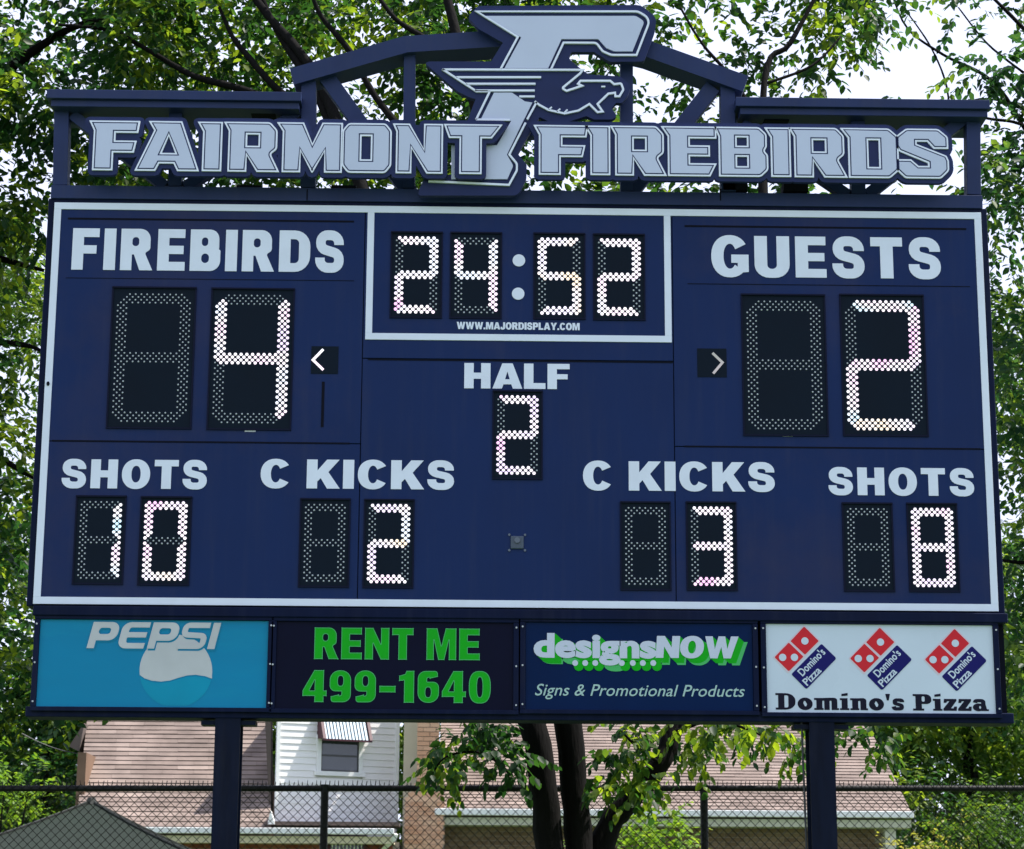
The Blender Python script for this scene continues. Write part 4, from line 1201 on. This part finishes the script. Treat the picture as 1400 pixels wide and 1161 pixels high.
# dark porch roof edge, small white flashing, cream wall, chimney
pe = at(460,1126,YH+.2)
mb = MB(); mb.box(sx0, sx1-.02, YH-.0, YH+.85, pe[2]-.04, pe[2]+.02); mb.build('porch_roof_edge', M['roofdeck'], h1)
mb = MB(); q = [at(370,1108,YH-.02), at(366,1127,YH-.02), at(376,1127,YH-.02)]; mb.prism([(a[0],a[2]) for a in q], YH-.06, YH+.2); mb.build('flashing', M['trim'], h1)
dx_ = at(366,1100,YH+.5)[0]
mb = MB(); q = [at(362,960,YH+.6), at(371,960,YH+.6), at(371,1128,YH+.6), at(369.5,1128,YH+.6)]; mb.prism([(a[0],a[2]) for a in q], YH+.5, YH+.86); mb.build('wall_cheek', M['roofdeck'], h1)
cx0, cx1 = at(551.5,1060,YS+.25)[0], at(569,1060,YS+.25)[0]
mb = MB(); mb.box(cx0, cx1+.3, YS+.2, YS+4, 0, sz1); mb.build('side_wing_wall', M['cream'], h1)
# chimney, wider at the base
ch0, ch1 = at(570,1040,YH+.5)[0], at(600,1040,YH+.5)[0]
chz0, chz1, chz2 = 0, at(580,1090,YH+.5)[2], at(580,900,YH+.5)[2]
cb0 = at(553,1120,YH+.5)[0]; cb1 = at(608,1120,YH+.5)[0]
mb = MB(); mb.box(ch0+.01, ch1-.01, YH+.512, YH+1.2, chz1, chz2); mb.box(cb0+.01, cb1-.01, YH+.512, YH+1.4, 0, chz1+.0)
chm = mb.build('chimney', M['mortar'], h1)
um = MB(); um.box(-.1, .1, -.012, .02, -.0325, .0325); um = um.mesh('brick', M['brick_orange'])
z = chz2-.04; r = 0; n_ = 0
rest = MB()
while z > .05:
    a_, b_ = (ch0, ch1) if z > chz1+.25 else (cb0, cb1)
    if chz1-.05 < z < chz1+.25:
        k = (chz1+.25-z)/.3; a_ = ch0+(cb0-ch0)*k; b_ = ch1+(cb1-ch1)*k
        rest.box(a_, b_, YH+.49, YH+.515, z-.036, z+.036); z -= .075; continue
    x = a_+.1+(.1 if r % 2 else 0)
    if r % 2: rest.box(a_, a_+.095, YH+.488, YH+.515, z-.0325, z+.0325)
    while x+.1 <= b_+.001:
        if n_ < 200 and z < chz1+2.0: child('brick', um, chm, (x, YH+.5+rng.uniform(-.003,.003), z)); n_ += 1
        else: rest.box(x-.1, x+.1, YH+.488, YH+.515, z-.0325, z+.0325)
        x += .21
    if b_-(x-.1) > .03: rest.box(x-.1, b_, YH+.488, YH+.515, z-.0325, z+.0325)
    z -= .075; r += 1
if rest.v: rest.build('brick_courses', M['brick_orange'], chm, kind='stuff')
# lower window with a white grille, downspout elbow
lx0, lx1 = at(452,1150,yw-.03)[0], at(497,1150,yw-.03)[0]; lz1 = at(470,1146,yw-.03)[2]
mb = MB(); mb.box(lx0-.06, lx0, yw-.04, yw+.0, lz1-1.1, lz1+.05); mb.box(lx1, lx1+.06, yw-.04, yw, lz1-1.1, lz1+.05); mb.box(lx0, lx1, yw-.04, yw, lz1, lz1+.05)
lw = mb.build('window', M['maroon'], h1, label='grilled lower window with maroon frame')
mb = MB(); mb.box(lx0, lx1, yw-.012, yw-.008, lz1-1.1, lz1); mb.build('pane', M['glass'], lw)
mb = MB()
for i in range(9):
    x = lx0+(lx1-lx0)*(i+.5)/9; mb.box(x-.009, x+.009, yw-.045, yw-.03, lz1-1.1, lz1)
for z in (lz1-.08, lz1-.3, lz1-.6):
    mb.box(lx0, lx1, yw-.05, yw-.046, z-.01, z+.01)
mb.build('grille', M['trim'], lw)
d0 = at(541,1142,YH-.05); d1 = at(522,1163,YH+.2)
mb = MB(); mb.tube([(d0[0],YH-.05,d0[2]+.02),(d0[0]-.03,YH-.03,d0[2]-.06),(d1[0],YH+.28,d1[2]),(d1[0],YH+.30,.05)], .045, 6); mb.build('downspout', M['trim'], h1)

# --- right house
YR = 22.6
h2 = empty('brown_house', (at(900,1100,YR+3)[0], YR+3, 0), 'long low brown brick house under pinkish brown shingles and a white gutter', 'house')
a0 = at(597,1104,YR); a1 = at(1245,1111,YR); zz = (a0[2]+a1[2])/2
a0[2] = a1[2] = zz
rise, run = 2.35, 5.2
b1 = a1+[0.35,run,rise]; b0 = a0+[0.0,run,rise]
b1[0] = a1[0]+.05
dk = MB(); dk.add([a0,a1,b1,b0,a0-[0,0,.12],a1-[0,0,.12],b1-[0,0,.12],b0-[0,0,.12]], [(0,1,2,3),(7,6,5,4),(0,4,5,1),(1,5,6,2),(2,6,7,3),(3,7,4,0)])
rf = dk.build('roof', M['roofdeck'], h2)
roof_courses(rf, a0, a1, b1, b0, 38, M['shingle'])
bk = MB(); bk.add([b0, b1, b1+[0,5.2,-2.35], b0+[0,5.2,-2.35]], [(0,1,2,3)]); bk.build('back_roof_slope', M['roofdeck'], h2)
mb = MB(); mb.box(a0[0]-.03, a1[0]+.03, YR-.13, YR-.02, zz-.11, zz-.005); mb.build('gutter', M['trim'], h2, bevel=.01)
mb = MB(); mb.box(a0[0], a1[0], YR-.02, YR+.55, zz-.26, zz-.14); mb.build('soffit', M['soffit'], h2)
yw2 = YR+.5
wx0_, wx1_ = at(606,1130,yw2)[0], at(1207,1130,yw2)[0]
mb = MB(); mb.box(wx0_, wx1_, yw2+.004, yw2+9, 0, zz-.22); mb.build('wall', M['mortar'], h2)
mb = MB(); mb.add([(wx0_,yw2+.01,zz-.22),(wx0_,yw2+9.4,zz-.22),(wx0_,yw2+4.7,zz+2.05)],[(0,1,2)]); mb.add([(wx1_,yw2+.01,zz-.22),(wx1_,yw2+9.4,zz-.22),(wx1_,yw2+4.7,zz+2.05)],[(0,1,2)]); mb.build('gable_wall', M['mortar'], h2)
bricks(h2, wx0_, wx1_, 0, 0.02, zz-.262, yw2, M['brick_brown'], rows_parts=8)
cpx = at(1216,1130,yw2-.35)[0]
mb = MB(); mb.box(cpx-.09, cpx+.09, yw2-.42, yw2-.24, 0, zz-.262); mb.build('corner_post', M['soffit'], h2, bevel=.01)

# overhead service cables at the far left
mb = MB()
pts = [at(45,1009,YH+1)]
A = at(30,1003,YH+2); B = at(108,1031,YH+2)
mb.tube([A+(B-A)*t-np.array([0,0,.05*math.sin(math.pi*t)]) for t in np.linspace(0,1,8)], .008, 4)
tag(mb.build('service_cable', M['black']), 'thin service cable running from the trees to the white house eave', 'cable')

# ------------------------------------------------------------------ garden canopy
YC = 16.0
ap = at(125, 1096, YC); zc0 = ap[2]-.72; hw = 1.52
can = empty('garden_canopy', (ap[0], YC, 0), 'dark green peaked garden canopy behind the fence at lower left', 'canopy')
cor = [(ap[0]-hw,YC-hw,zc0),(ap[0]+hw,YC-hw,zc0),(ap[0]+hw,YC+hw,zc0),(ap[0]-hw,YC+hw,zc0)]
for i in range(4):
    mb = MB(); a, b = np.array(cor[i]), np.array(cor[(i+1) % 4]); t_ = np.array([ap[0],YC,ap[2]])
    n = 8; idx = {}; vv = []
    for r_ in range(n+1):
        for c2 in range(n-r_+1):
            u = r_/n; v = c2/n
            p = a+(b-a)*v+(t_-a)*u
            sag = -.10*(u*(1-u))*1.2-.03*math.sin(math.pi*min(1, v/(1-u+1e-6)))*(1-u)
            vv.append(p+[0,0,sag]); idx[(r_,c2)] = len(vv)-1
    ff = []
    for r_ in range(n):
        for c2 in range(n-r_):
            ff.append((idx[(r_,c2)], idx[(r_,c2+1)], idx[(r_+1,c2)]))
            if (r_+1, c2+1) in idx: ff.append((idx[(r_,c2+1)], idx[(r_+1,c2+1)], idx[(r_+1,c2)]))
    mb.add(vv, ff); mb.build('canopy_panel', M['canopy'], can, smooth=True)
    mb = MB(); d_ = b-a
    mb.add([a, b, b-[0,0,.22], a-[0,0,.22]], [(0,1,2,3)]); mb.build('valance', M['canopy'], can)
    mb = MB()
    mb.tube([a+(t_-a)*u+np.array([0,0,.012-.12*u*(1-u)]) for u in np.linspace(0,1,9)], .018, 5); mb.build('seam_binding', M['canopy_seam'], can)
    mb = MB(); mb.tube([(a[0],a[1],0),(a[0],a[1],zc0)], .025, 6); mb.build('leg', M['black'], can)
mb = MB(); mb.tube([(ap[0],YC,ap[2]-.04),(ap[0],YC,ap[2]+.05)], [.09,.05], 8); mb.build('peak_cap', M['canopy_seam'], can)

# ------------------------------------------------------------------ vegetation
def leaf_template():
    # leaf along +x, folded on the midrib; 6 verts, 2 quads
    return np.array([(0,0,0),(.30,.24,.05),(.68,.19,.03),(1,0,-.06),(.68,-.19,.03),(.30,-.24,.05)], float)
LT = leaf_template()
def rotm(n, tilt, droop):
    """n random orientations: yaw any, pitch around droop, roll random"""
    yaw = rng.uniform(0, 2*math.pi, n); pit = rng.normal(droop, tilt, n); rol = rng.normal(0, .6, n)
    cy, sy, cp, sp, cr, sr = np.cos(yaw), np.sin(yaw), np.cos(pit), np.sin(pit), np.cos(rol), np.sin(rol)
    R = np.empty((n, 3, 3))
    R[:, 0, 0] = cy*cp; R[:, 0, 1] = cy*sp*sr-sy*cr; R[:, 0, 2] = cy*sp*cr+sy*sr
    R[:, 1, 0] = sy*cp; R[:, 1, 1] = sy*sp*sr+cy*cr; R[:, 1, 2] = sy*sp*cr-cy*sr
    R[:, 2, 0] = -sp;   R[:, 2, 1] = cp*sr;          R[:, 2, 2] = cp*cr
    return R
def foliage(name, centres, radii, per, leaf, m, parent, droop=.45, sprig=9, width=1.0, sprig_len=3.2, twig=True, flat=0.8):
    """leafy sprigs spread through clumps; returns one mesh with real leaf faces"""
    centres = np.asarray(centres, float); radii = np.asarray(radii, float)
    cnt = np.maximum(1, (per*radii**2).astype(int)) if np.ndim(per) == 0 else np.asarray(per, int)
    idx = np.repeat(np.arange(len(centres)), cnt); ns_ = len(idx)
    d = rng.normal(size=(ns_, 3)); d /= np.linalg.norm(d, axis=1)[:, None]
    rr = rng.uniform(0, 1, ns_)**(1/2.2)
    P = centres[idx]+d*rr[:, None]*radii[idx][:, None]*np.array([1, 1, flat])
    # sprig axis points outward and a bit down
    ax = d*.8+rng.normal(size=(ns_, 3))*.5+np.array([0, 0, -.15]); ax /= np.linalg.norm(ax, axis=1)[:, None]
    L = leaf*sprig_len*rng.uniform(.7, 1.3, ns_)
    k = np.arange(sprig)
    t = (k+.6)/sprig
    base = P[:, None, :]+ax[:, None, :]*(L[:, None]*t[None, :])[:, :, None]
    base[:, :, 2] -= (L[:, None]*t[None, :]**2*.25)
    n = ns_*sprig
    # leaf direction: alternate sides of the axis plus droop
    side = np.cross(ax, np.array([0, 0, 1.0])); side /= np.linalg.norm(side, axis=1)[:, None]+1e-6
    sg_ = np.where(k % 2 == 0, 1, -1)
    D = ax[:, None, :]*.55+side[:, None, :]*sg_[None, :, None]*.8+rng.normal(size=(ns_, sprig, 3))*.25
    D[:, :, 2] -= np.abs(rng.normal(droop, .25, (ns_, sprig)))
    D = D.reshape(n, 3); D /= np.linalg.norm(D, axis=1)[:, None]
    upv = rng.normal(size=(n, 3))*.45+np.array([0, 0, 1.0])
    Wv = np.cross(upv, D); Wv /= np.linalg.norm(Wv, axis=1)[:, None]+1e-6
    Nv = np.cross(D, Wv)
    s = leaf*rng.uniform(.65, 1.25, n)
    V = (base.reshape(n, 1, 3)+LT[None, :, 0:1]*D[:, None, :]*s[:, None, None]
         + LT[None, :, 1:2]*width*Wv[:, None, :]*s[:, None, None]+LT[None, :, 2:3]*Nv[:, None, :]*s[:, None, None])
    V = V.reshape(-1, 3)
    b = (np.arange(n)*6)[:, None]
    Fq = np.concatenate([b+np.array([0, 3, 2, 1]), b+np.array([0, 5, 4, 3])], 1).reshape(-1, 4)
    if twig:
        # thin three-sided twigs
        e = P+ax*L[:, None]; e[:, 2] -= L*.25; r_ = leaf*.022
        o1 = np.array([r_, 0, 0]); o2 = np.array([0, r_, r_*.5]); o3 = np.array([0, -r_, r_*.5])
        TV = np.stack([P+o1, P+o2, P+o3, e+o1*.4, e+o2*.4, e+o3*.4], 1).reshape(-1, 3)
        tb = (np.arange(ns_)*6)[:, None]+len(V)
        TF = np.concatenate([tb+np.array([0,1,4,3]), tb+np.array([1,2,5,4]), tb+np.array([2,0,3,5])], 1).reshape(-1, 4)
        V = np.concatenate([V, TV]); Fq = np.concatenate([Fq, TF])
    me = bpy.data.meshes.new(name)
    me.vertices.add(len(V)); me.vertices.foreach_set('co', V.astype(np.float32).ravel())
    me.loops.add(len(Fq)*4); me.loops.foreach_set('vertex_index', Fq.astype(np.int32).ravel())
    me.polygons.add(len(Fq)); me.polygons.foreach_set('loop_start', np.arange(0, len(Fq)*4, 4, dtype=np.int32))
    me.update(calc_edges=True)
    me.materials.append(m)
    o = child(name, me, parent)
    return o

def limb(parent, pts, name='limb', sides=8, wob=.03):
    """pts: (px, py, Y, width_px)"""
    P = []; R_ = []
    for (x, y, Y, w) in pts:
        P.append(at(x, y, Y)); R_.append(w/ppm(x, y, Y)/2)
    # subdivide with a smooth curve and add slight irregularity
    Q = []; RR = []
    n = len(P)
    for i in range(n-1):
        p0 = P[max(i-1,0)]; p1 = P[i]; p2 = P[i+1]; p3 = P[min(i+2,n-1)]
        for t in np.linspace(0, 1, 7)[:-1]:
            q = .5*((2*p1)+(-p0+p2)*t+(2*p0-5*p1+4*p2-p3)*t*t+(-p0+3*p1-3*p2+p3)*t**3)
            r_ = R_[i]+(R_[i+1]-R_[i])*t
            Q.append(q+rng.normal(size=3)*wob*r_*2); RR.append(r_*rng.uniform(.93,1.08))
    Q.append(P[-1]); RR.append(R_[-1])
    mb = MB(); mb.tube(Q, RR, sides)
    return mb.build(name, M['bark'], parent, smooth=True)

def cells(grid, x0, y0, dx, dy, ylo, yhi, k, r=(.35,.6), jitter=1.0):
    """clump centres from a table of leaf cover, spread over a range of depths"""
    C = []; R_ = []
    for j, row in enumerate(grid):
        for i, v in enumerate(row):
            n = v*k
            n = int(n)+(rng.uniform() < n-int(n))
            for _ in range(n):
                px = x0+dx*(i+rng.uniform(0,1)); py = y0+dy*(j+rng.uniform(0,1)); Y = rng.uniform(ylo, yhi)
                C.append(at(px, py, Y)); R_.append(rng.uniform(*r))
    return C, R_

# main tree behind the board: three stems
YT = 2.6
def gz(Y): return CY  # placeholder
tree = empty('three_stem_tree', (at(780,1161,YT)[0], YT, 0), 'leafy tree with three dark stems rising behind the middle of the scoreboard', 'tree')
limb(tree, [(790,1590,YT,80),(775,1350,YT,62),(752,1161,YT,41),(727,985,YT,39),(640,700,YT+.4,33),(520,330,YT+1.2,21),(437,112,YT+1.8,14),(352,2,YT+2.2,11),(250,-160,YT+2.6,8)], 'trunk')
limb(tree, [(800,1590,YT+.1,80),(800,1350,YT+.1,60),(791,1161,YT+.1,38),(777,985,YT+.1,37),(740,640,YT+.3,30),(690,300,YT+.8,20),(625,52,YT+1.2,15),(598,-60,YT+1.4,10),(560,-200,YT+1.4,6)], 'trunk')
limb(tree, [(800,1420,YT+.1,50),(822,1165,YT+.2,36),(862,1095,YT+.2,29),(905,1040,YT+.2,27),(925,985,YT+.3,24),(985,760,YT+.6,22),(1040,420,YT+1,18),(1045,112,YT+1.6,9),(1080,60,YT+1.7,7),(1118,-10,YT+1.8,5)], 'limb')
for pts in ([(455,180,YT+1.7,13),(432,125,YT+1.8,13),(400,75,YT+2,12),(372,28,YT+2.2,10),(345,-30,YT+2.2,8)],
            [(420,155,YT+2.0,11),(375,118,YT+2,11),(340,78,YT+2.1,9),(318,50,YT+2.2,7),(300,10,YT+2.3,5)],
            [(560,190,YT+1.4,11),(512,130,YT+1.6,10),(478,70,YT+1.7,9),(438,20,YT+1.8,7),(420,-30,YT+1.8,5)],
            [(640,120,YT+1.2,10),(590,60,YT+1.4,9),(540,25,YT+1.5,7),(500,-30,YT+1.6,5)],
            [(405,150,YT+2.2,12),(330,122,YT+2.3,11),(265,104,YT+2.4,9),(205,70,YT+2.5,7),(150,42,YT+2.6,6),(80,34,YT+2.7,4)],
            [(1048,200,YT+1.5,8),(1010,120,YT+1.6,6),(960,60,YT+1.6,4),(930,10,YT+1.6,3)],
            [(1045,115,YT+1.6,5),(1110,90,YT+1.7,4),(1150,50,YT+1.8,3)],
            [(700,1060,YT,5),(660,1030,YT-.2,4),(610,1035,YT-.3,3),(585,1070,YT-.3,2)],
            [(925,1000,YT+.2,6),(980,985,YT,5),(1040,1005,YT-.1,3)],
            [(905,1045,YT+.2,5),(870,1020,YT-.1,4),(850,1000,YT-.2,3)]):
    limb(tree, pts, 'branch', 5, .02)
g_main = [  # columns x=200..1200 step 100, rows y=-120..300 step 60
 [8,8,7,7,7,7,6,6,5,5],
 [9,8,6,8,7,7,5,4,3,6],
 [9,7,5,8,7,5,5,4,2,5],
 [9,8,4,4,6,4,4,3,3,3],
 [8,6,2,2,8,4,3,1,4,3],
 [6,5,4,4,5,4,4,2,3,1],
 [5,5,4,4,4,4,4,3,2,1]]
C, R_ = cells(g_main, 200, -120, 100, 60, YT+1.9, YT+6.5, .31, (.28,.50))
C2, R2 = cells([[2]*10]*6, 200, 300, 100, 85, YT+.8, YT+4.0, .5, (.3,.5))
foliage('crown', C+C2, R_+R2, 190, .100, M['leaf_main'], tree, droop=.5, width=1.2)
# low hanging sprays in front of the house
low = []
for (x0, x1, y0, y1, n) in ((608,705,996,1046,9),(600,640,1020,1046,3),(640,700,985,1030,4),(820,870,1015,1070,5),(850,900,985,1020,3),(915,975,990,1035,5),(955,1030,978,1002,5),(1062,1100,985,1012,4),(1142,1225,983,1010,6),(830,880,1060,1100,3)):
    for _ in range(n):
        Y = rng.uniform(YT-.6, YT+.8)
        low.append(at(rng.uniform(x0, x1), rng.uniform(y0, y1), Y))
foliage('low_sprays', low, [.17]*len(low), [6]*len(low), .078, M['leaf_main'], tree, droop=.9, sprig=8, sprig_len=2.4, width=1.3)

# left tree
tl2 = empty('left_tree', (at(-260,1161,7)[0], 7, 0), 'dense dark leaved tree filling the left edge beside the scoreboard', 'tree')
limb(tl2, [(-260,1480,7,110),(-250,1000,7,90),(-200,600,7,70),(-150,250,7.2,45),(-60,0,7.6,25),(0,-160,8,10)], 'trunk')
for pts in ([(-220,700,7,30),(-100,540,6.8,18),(0,625,6.6,9),(60,660,6.5,5)], [(-190,560,7,30),(-90,470,6.9,16),(20,470,6.8,8),(58,480,6.8,4)],
            [(-200,420,7,24),(-60,350,7,12),(60,370,7,5)], [(-150,250,7.2,30),(-30,130,7,18),(60,60,6.8,12),(125,30,6.6,8),(190,35,6.4,5)]):
    limb(tl2, pts, 'branch', 6, .02)
g_left = [ # x=-300..200 step 100, y=-120.. step 60
 [6,7,8,7,7],[6,8,8,5,7],[6,8,7,6,6],[6,8,7,6,5],[5,6,6,4,7],[4,4,3,2,7],[5,6,5,6,3],[6,7,8,2,1],[6,7,6,1,0],[6,7,6,1,0],[6,7,5,1,0],[6,7,6,1,0],[6,6,5,1,0],[5,6,6,1,0],[5,6,6,1,0],[5,6,7,1,0],[4,5,6,2,1],[3,4,5,3,2]]
C, R_ = cells(g_left, -300, -120, 100, 60, 5.0, 9.5, .34, (.30,.52))
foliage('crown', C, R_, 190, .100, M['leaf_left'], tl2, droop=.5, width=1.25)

# right tree
tr2 = empty('right_tree', (at(1640,1161,8)[0], 8, 0), 'open crowned tree with thin arching twigs at the right edge beside the scoreboard', 'tree')
limb(tr2, [(1640,1480,8,110),(1620,900,8,80),(1580,500,8,55),(1540,200,8.2,35),(1480,0,8.4,18),(1440,-150,8.6,8)], 'trunk')
for pts in ([(1560,330,8,14),(1480,240,7.9,8),(1405,175,7.8,5),(1350,162,7.7,4),(1290,150,7.7,2)], [(1480,330,8,9),(1400,175,7.9,5.5),(1355,110,7.8,5),(1290,75,7.8,4),(1240,38,7.8,3),(1215,-20,7.8,2)],
            [(1400,100,7.9,4),(1350,60,7.9,3),(1310,10,7.9,2)], [(1300,160,7.8,3),(1292,110,7.8,3),(1270,60,7.8,2.5),(1235,10,7.8,2)], [(1400,150,7.8,3),(1340,135,7.8,2.5),(1270,165,7.8,2)],
            [(1500,760,8,12),(1420,770,7.8,6),(1360,765,7.7,4)], [(1540,260,8.2,18),(1470,120,8,10),(1400,40,7.9,6),(1340,-20,7.9,4)]):
    limb(tr2, pts, 'branch', 5, .02)
g_right = [ # x=1200..1700, y=-120 step 60
  [3,5,7,7,7],[2,4,7,7,7],[.6,2.2,6,7,6],[.2,1.5,4,6,6],[.2,.4,2,5,6],[.6,2.5,4,6,6],[1,5,6,6,6],[0,3,5,6,6],[0,4,5,6,6],[0,5,6,6,6],[0,6,6,6,6],[0,6,7,6,6],[0,6,7,6,6],[0,6,6,6,6],[0,6,6,6,5],[0,6,6,6,5],[0,6,6,5,4],[1,5,5,4,3]]
C, R_ = cells(g_right, 1200, -120, 100, 60, 5.5, 10.5, .30, (.26,.46))
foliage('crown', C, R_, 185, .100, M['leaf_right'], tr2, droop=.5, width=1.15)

# trees behind the houses
def bg_tree(x, y_top, Y, w, h, m, label, n=26, leaf=.17, per=95, seed=0, group='trees behind the houses'):
    b = at(x, 1161, Y); top = at(x, y_top, Y)[2]
    t = empty('background_tree', (b[0], Y, 0), label, 'tree', group)
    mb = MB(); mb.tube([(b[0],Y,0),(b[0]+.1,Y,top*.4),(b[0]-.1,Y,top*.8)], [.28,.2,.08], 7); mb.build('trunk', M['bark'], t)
    C = []; R_ = []
    for _ in range(n):
        a = rng.uniform(0, 2*math.pi); q = math.sqrt(rng.uniform()); hz = rng.uniform(.0, 1)
        rad = w*math.sin(math.pi*min(.97, .18+.72*hz))
        C.append((b[0]+math.cos(a)*q*rad, Y+math.sin(a)*q*rad*.7, top-h+h*hz)); R_.append(rng.uniform(.7, 1.25))
    foliage('crown', C, R_, per, leaf, m, t, droop=.4, sprig=7, twig=False)
bg_tree(-120, 330, 34, 4.5, 9.0, M['leaf_bg'], 'tall sunlit tree beyond the left edge, seen past the scoreboard', 60, per=60)
bg_tree(60, 900, 33, 3.0, 5.5, M['leaf_left'], 'dark tree just left of the brown roof behind the white house', 46, per=70)
bg_tree(400, 560, 40, 4.5, 8, M['leaf_bg'], 'tall tree hidden mostly behind the scoreboard above the white house', 34, per=40)
bg_tree(900, 620, 42, 5, 8, M['leaf_bg'], 'broad tree hidden mostly behind the scoreboard above the brown house', 34, per=40)
bg_tree(1330, 800, 34, 4.0, 8.4, M['leaf_bg'], 'tall green tree right of the brown house', 80, per=70)
bg_tree(1500, 420, 38, 4.5, 10, M['leaf_bg'], 'tallest tree beyond the right edge of the scoreboard', 60, per=60)

def shrub(name, px, py_top, Y, w, h, m, label, n, leaf, per, cat='shrub', group='shrubs near the houses', rad=(.3,.5)):
    b = at(px, py_top, Y)
    t = empty(name, (b[0], Y, 0), label, cat, group)
    mb = MB()
    for k in range(5):
        a = k*1.3; mb.tube([(b[0],Y,0),(b[0]+math.cos(a)*w*.3,Y+math.sin(a)*w*.3,b[2]*.5),(b[0]+math.cos(a)*w*.5,Y+math.sin(a)*w*.5,b[2]*.85)], [.04,.03,.01], 5)
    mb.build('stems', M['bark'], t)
    C = []; R_ = []
    for _ in range(n):
        a = rng.uniform(0, 2*math.pi); q = math.sqrt(rng.uniform()); hz = rng.uniform(0, 1)
        rr = w*(1-.45*hz**2)
        C.append((b[0]+math.cos(a)*q*rr, Y+math.sin(a)*q*rr*.7, b[2]-h+(h-.15)*hz)); R_.append(rng.uniform(*rad))
    foliage('foliage', C, R_, per, leaf, m, t, droop=.3, sprig=7)
    return t
shrub('shrub', -5, 1030, 20, 1.0, 2.6, M['leaf_bright'], 'bright yellow green shrub behind the fence at the far left', 30, .10, 110)
shrub('shrub', 880, 1108, 12, .75, 1.7, M['leaf_bright'], 'bright green shrub against the brown wall right of the tree stems', 22, .10, 120)
shrub('shrub', 800, 1075, 11, .28, 2.2, M['leaf_bright'], 'slim light green shrub seen between the tree stems', 12, .09, 120, rad=(.16,.26))
shrub('shrub', 992, 1135, 12, .30, 1.4, M['leaf_yellow'], 'small yellowish shrub just right of the fence post', 10, .08, 140, rad=(.15,.25))
shrub('shrub', 1380, 1088, 14, 1.5, 2.8, M['leaf_bg'], 'big fine leaved green shrub at the lower right', 60, .07, 200)
shrub('shrub', 1262, 1128, 17, .9, 2.2, M['leaf_yellow'], 'pale olive shrub at the corner of the brown house', 24, .08, 130)
shrub('shrub', 1240, 1045, 27, 1.6, 4.0, M['leaf_left'], 'dark shrub beside the gable of the brown house', 30, .12, 90)
# far hedge line closing the view beyond the gardens
hz_ = MB()
C = [(x+rng.uniform(-2,2), 50+rng.uniform(-2,2), rng.uniform(.5, 10.0)) for x in np.arange(-19, 21, .15)]
root = empty('hedgerow', (0, 50, 0), 'long dark belt of trees closing the view beyond the houses', 'hedgerow')
fo = foliage('foliage_mass', C, rng.uniform(1.2, 1.9, len(C)), 26, .30, M['leaf_bg'], root, droop=.4, sprig=7, twig=False)
fo['kind'] = 'stuff'
mb = MB(); mb.box(-35, 35, 50.8, 51.4, 0, 3.0)
for x in np.arange(-34, 35, 2.3): mb.tube([(x,50.2,0),(x+.2,50.2,5)], [.15,.06], 5)
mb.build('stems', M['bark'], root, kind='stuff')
